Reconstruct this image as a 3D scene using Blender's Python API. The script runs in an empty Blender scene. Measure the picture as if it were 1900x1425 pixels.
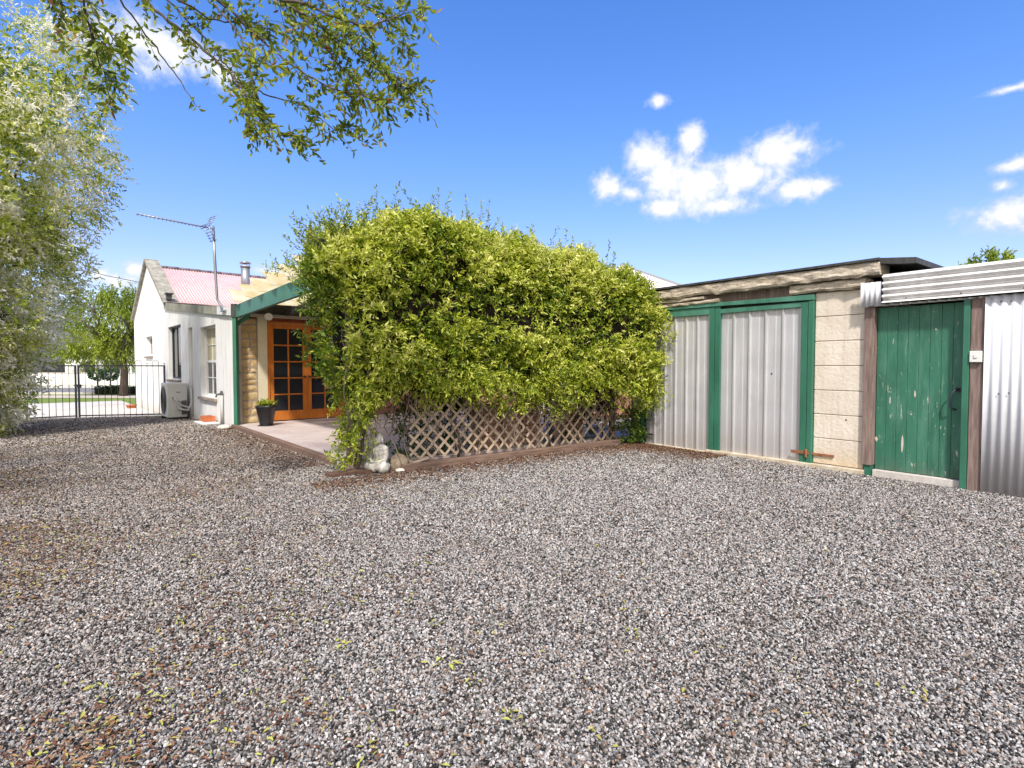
import bpy, math, random
import numpy as np
from mathutils import Vector, noise, Matrix
random.seed(7); rng = np.random.default_rng(11)
PI = math.pi; R = math.radians
scn = bpy.context.scene; col = scn.collection

# ------------------------------------------------------------------ helpers
def height(x, y):
    t = min(max((y - 12.0) / 6.0, 0), 1)
    return -0.25 * t * t * (3 - 2 * t)

def sm(a, b, x):
    t = np.clip((x - a) / (b - a), 0, 1); return t * t * (3 - 2 * t)

class MB:
    """collects verts and faces, then links them as ONE mesh object"""
    def __init__(s): s.v = []; s.f = []; s.smooth = []
    def add(s, vs, fs, smooth=False):
        o = len(s.v); s.v += [tuple(p) for p in vs]
        s.f += [tuple(o + i for i in q) for q in fs]; s.smooth += [smooth] * len(fs); return s
    def box(s, x0, x1, y0, y1, z0, z1):
        v = [(x0,y0,z0),(x1,y0,z0),(x1,y1,z0),(x0,y1,z0),(x0,y0,z1),(x1,y0,z1),(x1,y1,z1),(x0,y1,z1)]
        return s.add(v, [(0,3,2,1),(4,5,6,7),(0,1,5,4),(1,2,6,5),(2,3,7,6),(3,0,4,7)])
    def bar(s, a, b, w, h, up=(0,0,1)):
        """beam of section w x h from a to b (centred)"""
        a = Vector(a); b = Vector(b); d = (b - a).normalized(); up = Vector(up)
        sx = d.cross(up).normalized(); sz = sx.cross(d)
        v = []
        for p in (a, b):
            for i, j in ((-1,-1),(1,-1),(1,1),(-1,1)): v.append(p + sx * (i*w/2) + sz * (j*h/2))
        return s.add(v, [(0,1,2,3),(7,6,5,4),(0,4,5,1),(1,5,6,2),(2,6,7,3),(3,7,4,0)])
    def tube(s, pts, r, n=8, r1=None, cap=True):
        pts = [Vector(p) for p in pts]; m = len(pts); vs = []; prev = None
        for i, p in enumerate(pts):
            d = (pts[min(i+1, m-1)] - pts[max(i-1, 0)]).normalized()
            if prev is None:
                ref = Vector((0,0,1)) if abs(d.z) < .9 else Vector((1,0,0)); u = d.cross(ref).normalized()
            else: u = (prev - d * prev.dot(d)).normalized()
            prev = u; w = d.cross(u)
            if isinstance(r, (list, tuple)): rr = r[i]
            else: rr = r if r1 is None else r + (r1 - r) * i / (m - 1)
            for k in range(n):
                a = 2*PI*k/n; vs.append(p + u*(math.cos(a)*rr) + w*(math.sin(a)*rr))
        fs = [(i*n+k, i*n+(k+1)%n, (i+1)*n+(k+1)%n, (i+1)*n+k) for i in range(m-1) for k in range(n)]
        s.add(vs, fs, True)
        if cap:
            o = len(s.v) - m*n
            s.f.append(tuple(o + k for k in reversed(range(n)))); s.smooth.append(False)
            s.f.append(tuple(o + (m-1)*n + k for k in range(n))); s.smooth.append(False)
        return s
    def prism(s, poly, y0, y1):
        """polygon in x,z extruded along y"""
        n = len(poly); v = [(x, y0, z) for x, z in poly] + [(x, y1, z) for x, z in poly]
        f = [tuple(range(n)), tuple(reversed(range(n, 2*n)))] + [(i, n+i, n+(i+1)%n, (i+1)%n) for i in range(n)]
        return s.add(v, f)
    def slab(s, poly, z0, z1):
        n = len(poly); v = [(x, y, z0) for x, y in poly] + [(x, y, z1) for x, y in poly]
        f = [tuple(reversed(range(n))), tuple(range(n, 2*n))] + [(i, (i+1)%n, n+(i+1)%n, n+i) for i in range(n)]
        return s.add(v, f)
    def ball(s, c, r, nu=14, nv=9, rot=None):
        if not isinstance(r, (tuple, list)): r = (r, r, r)
        vs = []; c = Vector(c)
        for j in range(nv+1):
            t = PI*j/nv
            for i in range(nu):
                a = 2*PI*i/nu; p = Vector((r[0]*math.sin(t)*math.cos(a), r[1]*math.sin(t)*math.sin(a), r[2]*math.cos(t)))
                if rot: p = rot @ p
                vs.append(c + p)
        fs = [(j*nu+i, (j+1)*nu+i, (j+1)*nu+(i+1)%nu, j*nu+(i+1)%nu) for j in range(nv) for i in range(nu)]
        return s.add(vs, fs, True)
    def corr(s, x0, x1, z0, z1, y, pitch=.076, amp=.009, horiz=False, th=.0, seg=8):
        """corrugated sheet facing -y; ridges vertical, or horizontal"""
        L = (z1 - z0) if horiz else (x1 - x0); n = int(L / pitch * seg)
        prof = [(L*i/n, y - amp * math.cos(2*PI*L*i/n/pitch)) for i in range(n+1)]
        vs = []
        for a, yy in prof:
            if horiz: vs += [(x0, yy, z0+a), (x1, yy, z0+a)]
            else: vs += [(x0+a, yy, z0), (x0+a, yy, z1)]
        k = len(vs); vs += [(v[0], v[1]+.003, v[2]) for v in vs]
        fs = []
        for i in range(n):
            q = (2*i, 2*i+2, 2*i+3, 2*i+1) if not horiz else (2*i, 2*i+1, 2*i+3, 2*i+2)
            fs.append(q); fs.append(tuple(k+t for t in reversed(q)))
        for i in range(n):
            fs.append((2*i, k+2*i, k+2*i+2, 2*i+2)); fs.append((2*i+1, 2*i+3, k+2*i+3, k+2*i+1))
        return s.add(vs, fs, True)
    def wall(s, x0, x1, z0, z1, holes, y0, y1):
        xs = sorted({x0, x1, *[h[0] for h in holes], *[h[1] for h in holes]})
        zs = sorted({z0, z1, *[h[2] for h in holes], *[h[3] for h in holes]})
        def solid(i, j):
            if i < 0 or j < 0 or i >= len(xs)-1 or j >= len(zs)-1: return False
            cx = (xs[i]+xs[i+1])/2; cz = (zs[j]+zs[j+1])/2
            return not any(h[0] < cx < h[1] and h[2] < cz < h[3] for h in holes)
        for i in range(len(xs)-1):
            for j in range(len(zs)-1):
                if not solid(i, j): continue
                a, b, c, d = xs[i], xs[i+1], zs[j], zs[j+1]
                s.add([(a,y0,c),(b,y0,c),(b,y0,d),(a,y0,d)], [(0,1,2,3)])
                s.add([(a,y1,c),(b,y1,c),(b,y1,d),(a,y1,d)], [(3,2,1,0)])
                if not solid(i-1,j): s.add([(a,y0,c),(a,y0,d),(a,y1,d),(a,y1,c)], [(0,1,2,3)])
                if not solid(i+1,j): s.add([(b,y0,c),(b,y1,c),(b,y1,d),(b,y0,d)], [(0,1,2,3)])
                if not solid(i,j-1): s.add([(a,y0,c),(a,y1,c),(b,y1,c),(b,y0,c)], [(0,1,2,3)])
                if not solid(i,j+1): s.add([(a,y0,d),(b,y0,d),(b,y1,d),(a,y1,d)], [(0,1,2,3)])
        return s
    def build(s, name, mat, parent=None, bevel=0, wobble=0):
        me = bpy.data.meshes.new(name)
        v = s.v
        if wobble:
            v = [tuple(Vector(p) + noise.noise_vector(Vector(p)*3.1)*wobble) for p in v]
        me.from_pydata(v, [], s.f); me.polygons.foreach_set('use_smooth', s.smooth)
        me.materials.append(mat); me.update()
        o = bpy.data.objects.new(name, me); col.objects.link(o)
        if parent: o.parent = parent
        if bevel:
            m = o.modifiers.new('bevel', 'BEVEL'); m.width = bevel; m.segments = 2; m.limit_method = 'ANGLE'; m.angle_limit = R(50)
        return o

def empty(name, loc, rz=0):
    o = bpy.data.objects.new(name, None); col.objects.link(o); o.location = loc; o.rotation_euler = (0,0,rz); o.empty_display_size = .1
    return o
def tag(o, label, cat, group=None, kind=None):
    if label: o['label'] = label
    if cat: o['category'] = cat
    if group: o['group'] = group
    if kind: o['kind'] = kind
    return o
def copy_tree(o, parent=None):
    c = o.copy(); col.objects.link(c); c.parent = parent
    for ch in [k for k in bpy.data.objects if k.parent == o and k != c]: copy_tree(ch, c)
    return c

# ------------------------------------------------------------------ materials
class NT:
    def __init__(s, name):
        s.m = bpy.data.materials.new(name); s.m.use_nodes = True; s.t = s.m.node_tree; s.n = s.t.nodes; s.l = s.t.links
        s.b = s.n['Principled BSDF']; s.out = s.n['Material Output']
    def node(s, ty, **kw):
        n = s.n.new(ty)
        for k, v in kw.items(): setattr(n, k, v)
        return n
    def set(s, sock, val):
        if hasattr(val, 'is_output') or hasattr(val, 'links'): s.l.new(val, sock)
        else: sock.default_value = val
    def pos(s): return s.node('ShaderNodeTexCoord').outputs['Object']
    def mapping(s, vec, scale): 
        m = s.node('ShaderNodeMapping'); s.l.new(vec, m.inputs[0]); m.inputs['Scale'].default_value = scale; return m.outputs[0]
    def noise(s, scale, detail=4, rough=.55, vec=None, dist=0):
        n = s.node('ShaderNodeTexNoise'); n.inputs['Scale'].default_value = scale; n.inputs['Detail'].default_value = detail
        n.inputs['Roughness'].default_value = rough; n.inputs['Distortion'].default_value = dist
        s.l.new(vec if vec is not None else s.pos(), n.inputs['Vector']); return n.outputs['Fac']
    def ramp(s, fac, stops, interp='LINEAR'):
        r = s.node('ShaderNodeValToRGB'); e = r.color_ramp; e.interpolation = interp
        while len(e.elements) < len(stops): e.elements.new(.5)
        for el, (p, c) in zip(e.elements, stops):
            el.position = p; el.color = (c, c, c, 1) if isinstance(c, (int, float)) else (*c, 1)
        s.l.new(fac, r.inputs[0]); return r.outputs[0]
    def mix(s, fac, a, b, mode='MIX'):
        n = s.node('ShaderNodeMix', data_type='RGBA', blend_type=mode)
        s.set(n.inputs['Factor'], fac)
        for k, v in (('A', a), ('B', b)):
            sock = [i for i in n.inputs if i.name == k and i.type == 'RGBA'][0]
            if isinstance(v, tuple): sock.default_value = (*v, 1)
            else: s.l.new(v, sock)
        return [o for o in n.outputs if o.type == 'RGBA'][0]
    def math(s, op, a, b=0.0, c=None, clamp=False):
        n = s.node('ShaderNodeMath', operation=op); n.use_clamp = clamp; s.set(n.inputs[0], a); s.set(n.inputs[1], b)
        if c is not None: s.set(n.inputs[2], c)
        return n.outputs[0]
    def sep(s, vec):
        n = s.node('ShaderNodeSeparateXYZ'); s.l.new(vec, n.inputs[0]); return n.outputs
    def color(s, c):
        if isinstance(c, tuple): s.b.inputs['Base Color'].default_value = (*c, 1)
        else: s.l.new(c, s.b.inputs['Base Color'])
    def bump(s, h, dist=.01, strength=1.0):
        n = s.node('ShaderNodeBump'); n.inputs['Distance'].default_value = dist; n.inputs['Strength'].default_value = strength
        s.l.new(h, n.inputs['Height']); s.l.new(n.outputs[0], s.b.inputs['Normal'])
    def rough(s, v, metal=0, spec=.5):
        s.set(s.b.inputs['Roughness'], v); s.b.inputs['Metallic'].default_value = metal; s.b.inputs['Specular IOR Level'].default_value = spec
        return s

def mottled(name, a, b, scale=3, rough=.8, bump=.004, fine=60, metal=0, spec=.3, mid=.5, vscale=None):
    t = NT(name); v = t.pos()
    if vscale: v = t.mapping(v, vscale)
    n = t.noise(scale, 6, .6, v); f = t.noise(fine, 3, .6, v)
    c = t.mix(t.ramp(n, [(mid-.18, 0), (mid+.18, 1)]), a, b)
    c = t.mix(.35, c, t.ramp(f, [(.3, .35), (.7, 1.0)]), 'MULTIPLY')
    t.color(c); t.bump(f, bump, .6); t.rough(rough, metal, spec); return t.m

def plain(name, c, rough=.5, metal=0, spec=.5):
    t = NT(name); t.color(c); t.rough(rough, metal, spec); return t.m

def m_render():
    t = NT('white_render'); p = t.pos(); z = t.sep(p)[2]
    n = t.noise(1.3, 6, .65); st = t.noise(3.0, 5, .6, t.mapping(p, (3, 3, .35)))
    c = t.mix(t.ramp(n, [(.35, 0), (.7, 1)]), (.74,.73,.71), (.80,.795,.78))
    c = t.mix(t.math('MULTIPLY', t.ramp(st, [(.50, 0), (.72, 1)]), .65), c, (.52,.50,.46))
    low = t.math('ADD', t.math('MULTIPLY', z, -2.2), t.math('MULTIPLY', n, 1.2))
    c = t.mix(t.math('MULTIPLY', t.ramp(low, [(.2, 0), (.8, 1)]), .6), c, (.50,.44,.38))
    t.color(c); t.bump(t.noise(40, 4, .6), .006, .6); t.rough(.9, 0, .2); return t.m
def m_green(chips=.0, name='green_paint', base=(.038,.165,.105), dark=(.024,.115,.072)):
    t = NT(name); p = t.pos()
    n = t.noise(4, 5, .6, t.mapping(p, (1.2, 1.2, .4)))
    c = t.mix(t.ramp(n, [(.35, 0), (.7, 1)]), dark, base)
    if chips:
        fade = t.noise(3, 6, .65, t.mapping(p, (4, 4, .6)), .4); c = t.mix(t.ramp(fade, [(.45, 0), (.7, .55)]), c, (.10,.26,.19))
        dirt = t.math('ADD', t.math('MULTIPLY', t.sep(p)[2], -1.8), t.noise(12, 5, .7)); c = t.mix(t.ramp(dirt, [(.0, 0), (.5, .5)]), c, (.10,.10,.075))
        k = t.noise(7, 8, .75, t.mapping(p, (5, 5, 1.0)), .3)
        c = t.mix(t.ramp(k, [(chips, 0), (chips+.012, 1)]), c, (.50,.47,.40))
        k3 = t.noise(9, 5, .6, t.mapping(p, (5, 5, .25)))
        c = t.mix(t.math('MULTIPLY', t.ramp(k3, [(.66, 0), (.69, 1)]), .6), c, (.16,.30,.2))
    t.color(c); t.rough(t.ramp(n, [(.3, .38), (.8, .6)]), 0, .4); t.bump(t.noise(30, 4, .6, t.mapping(p, (2,2,.5))), .003, .5); return t.m
def m_wood(name, a, b, axis=2, rough=.85, scale=6, bump=.006):
    t = NT(name); p = t.pos(); sc = [7, 7, 7]; sc[axis] = .5
    g = t.noise(scale, 7, .65, t.mapping(p, tuple(sc)), .2); n = t.noise(2.5, 4, .6)
    c = t.mix(t.ramp(g, [(.3, 0), (.7, 1)]), a, b)
    c = t.mix(.4, c, t.ramp(n, [(.3, .5), (.7, 1)]), 'MULTIPLY')
    t.color(c); t.bump(g, bump, .8); t.rough(rough, 0, .25); return t.m
def m_sheet(name, a, b, stain=True, rough=.45, metal=.35, rust=.0):
    t = NT(name); p = t.pos(); z = t.sep(p)[2]
    st = t.noise(5, 6, .65, t.mapping(p, (3, 3, .16))); n = t.noise(2.2, 6, .6)
    c = t.mix(t.ramp(st, [(.32, 0), (.68, 1)]), a, b)
    c = t.mix(.25, c, t.ramp(n, [(.3, .55), (.7, 1)]), 'MULTIPLY')
    if stain:
        low = t.math('ADD', t.math('MULTIPLY', z, -1.1), t.math('ADD', n, t.math('MULTIPLY', st, .5)))
        c = t.mix(t.math('MULTIPLY', t.ramp(low, [(.15, 0), (.75, 1)]), .55), c, (.36,.31,.27))
    if rust:
        k = t.noise(6, 8, .7, t.mapping(p, (1.5,1.5,.4)))
        c = t.mix(t.ramp(k, [(rust, 0), (rust+.05, 1)]), c, (.22,.10,.05))
    t.color(c); t.rough(t.ramp(n, [(.3, rough-.08), (.7, rough+.12)]), metal, .5); t.bump(n, .01, .25); return t.m
def m_leaf(name, stops, trans=.45, rough=.42, spec=.5):
    """leaf colour from the per-leaf attribute 'tint', part of the light comes through the blade"""
    t = NT(name); a = t.node('ShaderNodeAttribute', attribute_name='tint')
    c = t.ramp(a.outputs['Fac'], stops)
    t.color(c); t.rough(rough, 0, spec)
    tr = t.node('ShaderNodeBsdfTranslucent'); mx = t.node('ShaderNodeMixShader'); mx.inputs[0].default_value = trans
    c2 = t.mix(.35, c, (.75, 1.0, .25), 'MULTIPLY')
    t.l.new(c, tr.inputs[0]); t.l.new(t.b.outputs[0], mx.inputs[1]); t.l.new(tr.outputs[0], mx.inputs[2]); t.l.new(mx.outputs[0], t.out.inputs[0])
    return t.m
def m_glass(name, c=(.02,.022,.026)):
    t = NT(name); t.color(c); t.rough(.06, 0, .6); return t.m

STONE_STOPS = [(0,(.018,.017,.016)),(.20,(.05,.047,.046)),(.36,(.16,.155,.155)),(.56,(.31,.303,.303)),(.78,(.52,.508,.505)),(.85,(.22,.15,.12)),(.91,(.34,.26,.20)),(1,(.72,.70,.69))]
def yard_tone(t, c):
    """dust and damp: broad patches of brown fines and darker wheel tracks over the yard"""
    w = t.node('ShaderNodeNewGeometry').outputs['Position']; xyz = t.sep(w)
    big = t.noise(.45, 5, .6, w, .4); med = t.noise(1.7, 5, .65, w)
    c = t.mix(t.ramp(big, [(.36, .0), (.64, .40)]), c, (.76,.72,.70), 'MULTIPLY')
    left = t.math('ADD', t.math('MULTIPLY', xyz[0], -.16), t.math('MULTIPLY', med, .8))
    c = t.mix(t.ramp(left, [(.50, 0), (1.2, .55)]), c, (.82,.72,.62), 'MULTIPLY')
    return t.mix(t.math('MULTIPLY', t.ramp(med, [(.52, 0), (.66, 1)]), .20), c, (.14,.115,.095))
def m_stone():
    t = NT('gravel_stone'); oi = t.node('ShaderNodeObjectInfo')
    c = t.ramp(oi.outputs['Random'], STONE_STOPS)
    c = t.mix(.5, c, t.ramp(t.noise(3, 4, .6), [(.3, .55), (.7, 1)]), 'MULTIPLY')
    c = yard_tone(t, c); t.color(c); t.rough(.85, 0, .2); return t.m
def m_gravel():
    t = NT('gravel_bed'); p = t.pos()
    vo = t.node('ShaderNodeTexVoronoi'); vo.inputs['Scale'].default_value = 72; t.l.new(p, vo.inputs['Vector'])
    sc = t.sep(vo.outputs['Color'])[0]
    c = t.ramp(sc, STONE_STOPS)
    c = t.mix(t.ramp(vo.outputs['Distance'], [(.0, 0), (.9, .38)]), c, (.05,.047,.045))
    dirt = t.noise(.55, 5, .6); d2 = t.noise(9, 5, .7)
    dm = t.math('MULTIPLY', t.ramp(dirt, [(.50, 0), (.70, 1)]), t.ramp(d2, [(.42, 0), (.62, .7)]))
    c = t.mix(dm, c, (.15,.115,.085))
    c = yard_tone(t, c); t.color(c); t.rough(.85, 0, .25)
    inv = t.math('SUBTRACT', 1.0, vo.outputs['Distance']); t.bump(inv, .02, 1.0); return t.m
def m_chips(): 
    t = NT('litter'); a = t.node('ShaderNodeAttribute', attribute_name='tint')
    t.color(t.ramp(a.outputs['Fac'], [(0,(.055,.022,.014)),(.35,(.16,.07,.04)),(.6,(.27,.16,.09)),(.75,(.30,.25,.07)),(1,(.33,.36,.08))])); t.rough(.75, 0, .2); return t.m
def m_brick():
    t = NT('stone_face'); p = t.pos(); n = t.noise(4, 6, .65); f = t.noise(25, 5, .6)
    c = t.mix(t.ramp(n, [(.32, 0), (.68, 1)]), (.42,.27,.11), (.66,.52,.30)); c = t.mix(.5, c, t.ramp(f, [(.3,.45),(.7,1)]), 'MULTIPLY')
    t.color(c); t.bump(f, .02, 1); t.rough(.9, 0, .2); return t.m
def m_blocks():
    t = NT('cream_blockwork'); p = t.pos(); z = t.sep(p)[2]
    n = t.noise(2.2, 7, .68); st = t.noise(4, 6, .6, t.mapping(p, (3, 3, .3))); f = t.noise(22, 5, .7)
    c = t.mix(t.ramp(n, [(.3, 0), (.7, 1)]), (.60,.52,.43), (.74,.675,.585))
    c = t.mix(t.math('MULTIPLY', t.ramp(st, [(.5, 0), (.8, 1)]), .55), c, (.40,.31,.24))
    low = t.math('ADD', t.math('MULTIPLY', z, -1.6), t.math('MULTIPLY', f, 1.1))
    c = t.mix(t.math('MULTIPLY', t.ramp(low, [(.1, 0), (.5, 1)]), .6), c, (.52,.38,.20))
    c = t.mix(t.ramp(t.noise(13, 4, .6), [(.70, 0), (.73, .6)]), c, (.15,.10,.08))
    t.color(c); t.bump(f, .012, .8); t.rough(.92, 0, .15); return t.m
def m_crust():
    t = NT('weathered_crust'); p = t.pos(); n = t.noise(6, 8, .72, t.mapping(p, (.6, 1, 2))); f = t.noise(30, 5, .7)
    c = t.ramp(n, [(.22,(.12,.09,.065)),(.38,(.40,.33,.25)),(.55,(.60,.52,.42)),(.8,(.72,.66,.57))])
    t.color(t.mix(.5, c, t.ramp(f, [(.3,.4),(.65,1)]), 'MULTIPLY')); t.bump(n, .04, 1); t.rough(.95, 0, .1); return t.m

M = dict(
 render=m_render(), green=m_green(), green_chip=m_green(.63, 'green_chipped'), green_soft=m_green(.0,'green_sunbleached',(.075,.22,.16),(.04,.145,.10)),
 roof=m_sheet('faded_red_roof', (.46,.29,.31), (.59,.41,.42), False, .5, .0), fascia=mottled('lichened_fascia', (.25,.25,.19), (.46,.45,.38), 3, .9, .006, 30),
 zinc=m_sheet('zinc_sheet', (.50,.497,.52), (.62,.62,.645)), white_iron=m_sheet('pale_iron', (.56,.57,.61), (.68,.69,.73), True, .6, .0, .82),
 galv=m_sheet('galvanised_iron', (.58,.57,.58), (.74,.73,.74), False, .45, .15), dark_iron=m_sheet('dark_iron', (.035,.035,.036), (.09,.09,.085), False, .6, .3),
 blocks=m_blocks(), crust=m_crust(), mortar=mottled('mortar', (.25,.20,.16),(.38,.32,.26)),
 post=m_wood('weathered_post', (.13,.085,.075), (.32,.24,.21)), sleeper=m_wood('sleeper', (.09,.055,.04), (.27,.18,.14), 0), lath=m_wood('lattice_slat', (.36,.26,.18), (.62,.50,.38), 0),
 orange=m_wood('varnished_timber', (.42,.12,.02), (.62,.21,.04), 2, .35, 4, .001), cream=mottled('cream_paint', (.60,.53,.38), (.70,.64,.50), 2, .6, .001),
 white=mottled('white_paint', (.72,.72,.70), (.80,.80,.78), 2, .5, .001), glass=m_glass('dark_glass'), stoneface=m_brick(),
 patio=mottled('pink_concrete', (.44,.36,.34), (.56,.48,.46), 1.5, .85, .004, 40), concrete=mottled('pale_concrete', (.50,.46,.42), (.64,.60,.56), .7, .9, .005, 25),
 footing=mottled('stained_footing', (.42,.33,.22), (.66,.60,.50), 5, .95, .01, 30), black=mottled('black_glaze', (.012,.012,.014), (.03,.03,.032), 4, .35, .001),
 rust=mottled('rusty_strap', (.20,.07,.03), (.38,.17,.09), 14, .9, .003), iron=plain('black_iron', (.035,.04,.05), .5, .2), steel=plain('dull_aluminium', (.30,.31,.33), .4, .6),
 statue=mottled('weathered_statue', (.27,.255,.23), (.64,.61,.56), 13, .95, .006, 70), rock=mottled('brown_rock', (.16,.12,.085), (.34,.28,.20), 9, .95, .02, 40), pale_rock=mottled('pale_rock', (.5,.46,.4), (.7,.66,.6), 9, .95, .02, 40),
 bark=m_wood('bark', (.05,.038,.03), (.15,.12,.095), 2, .95, 5, .02), twig=plain('twig', (.055,.04,.03), .85, 0, .2), grey_twig=plain('grey_twig', (.20,.15,.12), .9, 0, .2),
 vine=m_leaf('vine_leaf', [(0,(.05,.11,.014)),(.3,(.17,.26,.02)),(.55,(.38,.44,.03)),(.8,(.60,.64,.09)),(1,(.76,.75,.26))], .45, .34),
 pale=m_leaf('pale_leaf', [(0,(.12,.18,.02)),(.25,(.34,.42,.04)),(.55,(.62,.66,.12)),(.66,(.76,.74,.42)),(.9,(.90,.88,.78)),(1,(.9,.88,.8))], .6),
 elm=m_leaf('overhang_leaf', [(0,(.07,.11,.012)),(.4,(.20,.27,.02)),(.75,(.42,.44,.035)),(.93,(.42,.27,.06)),(1,(.28,.12,.04))], .55),
 willow=m_leaf('weeping_leaf', [(0,(.10,.15,.015)),(.5,(.28,.36,.03)),(1,(.48,.54,.08))], .5),
 hedge=m_leaf('hedge_leaf', [(0,(.012,.04,.01)),(1,(.06,.13,.03))], .2),
 core=mottled('gap_shade', (.007,.005,.004), (.032,.021,.014), 14, 1, .05, 40), terracotta=mottled('terracotta', (.42,.11,.04),(.55,.19,.08), 8, .8),
 acbody=mottled('off_white_casing', (.68,.66,.61),(.76,.74,.69), 2, .45, .0005), grass=mottled('grass_lawn', (.10,.16,.03),(.22,.29,.06), 3, .95, .02, 50), asphalt=mottled('asphalt', (.17,.165,.17),(.23,.225,.235), 2, .9, .004, 60),
 louvre=None, red_wall=mottled('red_brick_wall', (.20,.09,.06),(.34,.17,.12), 5, .9, .01, 40), grille=plain('fan_grille', (.10,.10,.10), .6), curtain=mottled('curtain', (.45,.40,.26),(.58,.53,.38), 6, .9),
 veranda=m_green(.0,'verandah_green',(.10,.24,.22),(.06,.16,.15)), soil=mottled('litter_soil',(.07,.038,.026),(.17,.10,.07), 8, .95, .02, 60))
def m_louvre():
    t = NT('cream_polycarbonate'); n = t.noise(3, 5, .6)
    c = t.mix(t.ramp(n, [(.35,0),(.65,1)]), (.74,.62,.32), (.86,.82,.68)); t.color(c); t.rough(.5)
    tr = t.node('ShaderNodeBsdfTranslucent'); t.l.new(c, tr.inputs[0]); mx = t.node('ShaderNodeMixShader'); mx.inputs[0].default_value = .55
    t.l.new(t.b.outputs[0], mx.inputs[1]); t.l.new(tr.outputs[0], mx.inputs[2]); t.l.new(mx.outputs[0], t.out.inputs[0]); return t.m
M['louvre'] = m_louvre()

# ------------------------------------------------------------------ leaf meshes (numpy)
def norm(v): return v / np.maximum(np.linalg.norm(v, axis=-1, keepdims=True), 1e-9)
def leaf_mesh(name, P, D, N, L, W, tint, mat, parent=None, droop=.25):
    """one mesh of folded lance-shaped blades: base P, direction D, face normal N"""
    n = len(P); D = norm(D); S = norm(np.cross(D, N)); N = np.cross(S, D)
    L = L[:, None]; W = W[:, None]
    v = np.empty((n, 6, 3))
    v[:,0] = P
    v[:,1] = P + D*L*.35 + S*W*.5 + N*W*.18
    v[:,2] = P + D*L*.70 + S*W*.38 + N*W*.10 - N*L*droop*.35
    v[:,3] = P + D*L - N*L*droop
    v[:,4] = P + D*L*.70 - S*W*.38 + N*W*.10 - N*L*droop*.35
    v[:,5] = P + D*L*.35 - S*W*.5 + N*W*.18
    me = bpy.data.meshes.new(name); me.vertices.add(n*6); me.vertices.foreach_set('co', v.reshape(-1).astype(np.float32))
    idx = np.arange(n)[:, None]*6 + np.array([0,1,2,3,0,3,4,5])[None]
    me.loops.add(n*8); me.loops.foreach_set('vertex_index', idx.reshape(-1).astype(np.int32))
    me.polygons.add(n*2); me.polygons.foreach_set('loop_start', (np.arange(n*2)*4).astype(np.int32)); me.polygons.foreach_set('loop_total', np.full(n*2, 4, np.int32))
    me.update(calc_edges=True)
    at = me.attributes.new('tint', 'FLOAT', 'POINT'); at.data.foreach_set('value', np.repeat(np.clip(tint, 0, 1), 6).astype(np.float32))
    me.materials.append(mat); o = bpy.data.objects.new(name, me); col.objects.link(o)
    if parent: o.parent = parent
    return o
def sprigs(B, Dr, length, k, L, W, spread=.8, tint0=None, up=0.3):
    """k leaves along each shoot starting at B in direction Dr; returns leaf arrays"""
    n = len(B); Dr = norm(Dr); t = (np.arange(k)[None] + rng.random((n, k))) / k
    P = B[:, None] + Dr[:, None]*(t*length[:, None])[..., None]
    P = P + rng.normal(0, .008, P.shape)
    rd = norm(rng.normal(0, 1, (n, k, 3)))
    perp = norm(rd - (rd*Dr[:, None]).sum(-1, keepdims=True)*Dr[:, None])
    D = norm(Dr[:, None]*(.45 + .5*t[..., None]) + perp*spread)
    Nn = norm(rng.normal(0, .6, (n, k, 3)) + np.array([0, 0, 1.0])*up + Dr[:, None]*.6)
    ll = L*(.6 + .7*rng.random((n, k))); ww = W*(.7 + .6*rng.random((n, k)))
    ti = (tint0[:, None] if tint0 is not None else .4) + rng.normal(0, .16, (n, k)) + (t - .5)*.25
    f = lambda a: a.reshape(-1, 3)
    return f(P), f(D), f(Nn), ll.reshape(-1), ww.reshape(-1), ti.reshape(-1)
def nz(P, s, off=0.0):
    return np.array([noise.noise(Vector((float(p[0])*s+off, float(p[1])*s, float(p[2])*s))) for p in P])

# ------------------------------------------------------------------ camera + photo geometry helpers
H = 1.34; PITCH = math.atan(32.5/1000)
cam = bpy.data.cameras.new('camera'); co = bpy.data.objects.new('camera', cam); col.objects.link(co)
co.location = (0, 0, H); co.rotation_euler = (PI/2 - PITCH, 0, 0); cam.lens = 36*1000/1900; cam.sensor_width = 36; cam.clip_end = 3000; cam.clip_start = .05
scn.camera = co
def ray(px, py):
    x = (px-950)/1000; y = -(py-712.5)/1000
    return Vector((x, math.cos(PITCH)+y*math.sin(PITCH), -math.sin(PITCH)+y*math.cos(PITCH)))
def at(px, py, Y):
    r = ray(px, py); return Vector((r.x*Y/r.y, Y, H + r.z*Y/r.y))

# ------------------------------------------------------------------ world, sun
SUN_EL = R(50); az = Vector((-.02, -.9998))
sun_dir = Vector((az.x*math.cos(SUN_EL), az.y*math.cos(SUN_EL), math.sin(SUN_EL)))
sl = bpy.data.lights.new('sun', 'SUN'); sl.energy = 3.1; sl.angle = R(4); sl.color = (1.0, .94, .85)
so = bpy.data.objects.new('sun', sl); col.objects.link(so); so.rotation_euler = sun_dir.to_track_quat('Z', 'Y').to_euler()
w = bpy.data.worlds.new('World'); scn.world = w; w.use_nodes = True; wt = w.node_tree; bg = wt.nodes['Background']
class WT(NT):
    def __init__(s): s.t = wt; s.n = wt.nodes; s.l = wt.links
W_ = WT()
sky = W_.node('ShaderNodeTexSky', sky_type='NISHITA'); sky.sun_disc = False; sky.sun_elevation = SUN_EL
sky.sun_rotation = math.atan2(az.x, az.y); sky.air_density = 1.0; sky.dust_density = .6; sky.ozone_density = 1.6
hs = W_.node('ShaderNodeHueSaturation'); hs.inputs['Saturation'].default_value = 1.2; hs.inputs['Value'].default_value = 1.0; W_.l.new(sky.outputs[0], hs.inputs['Color'])
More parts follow.
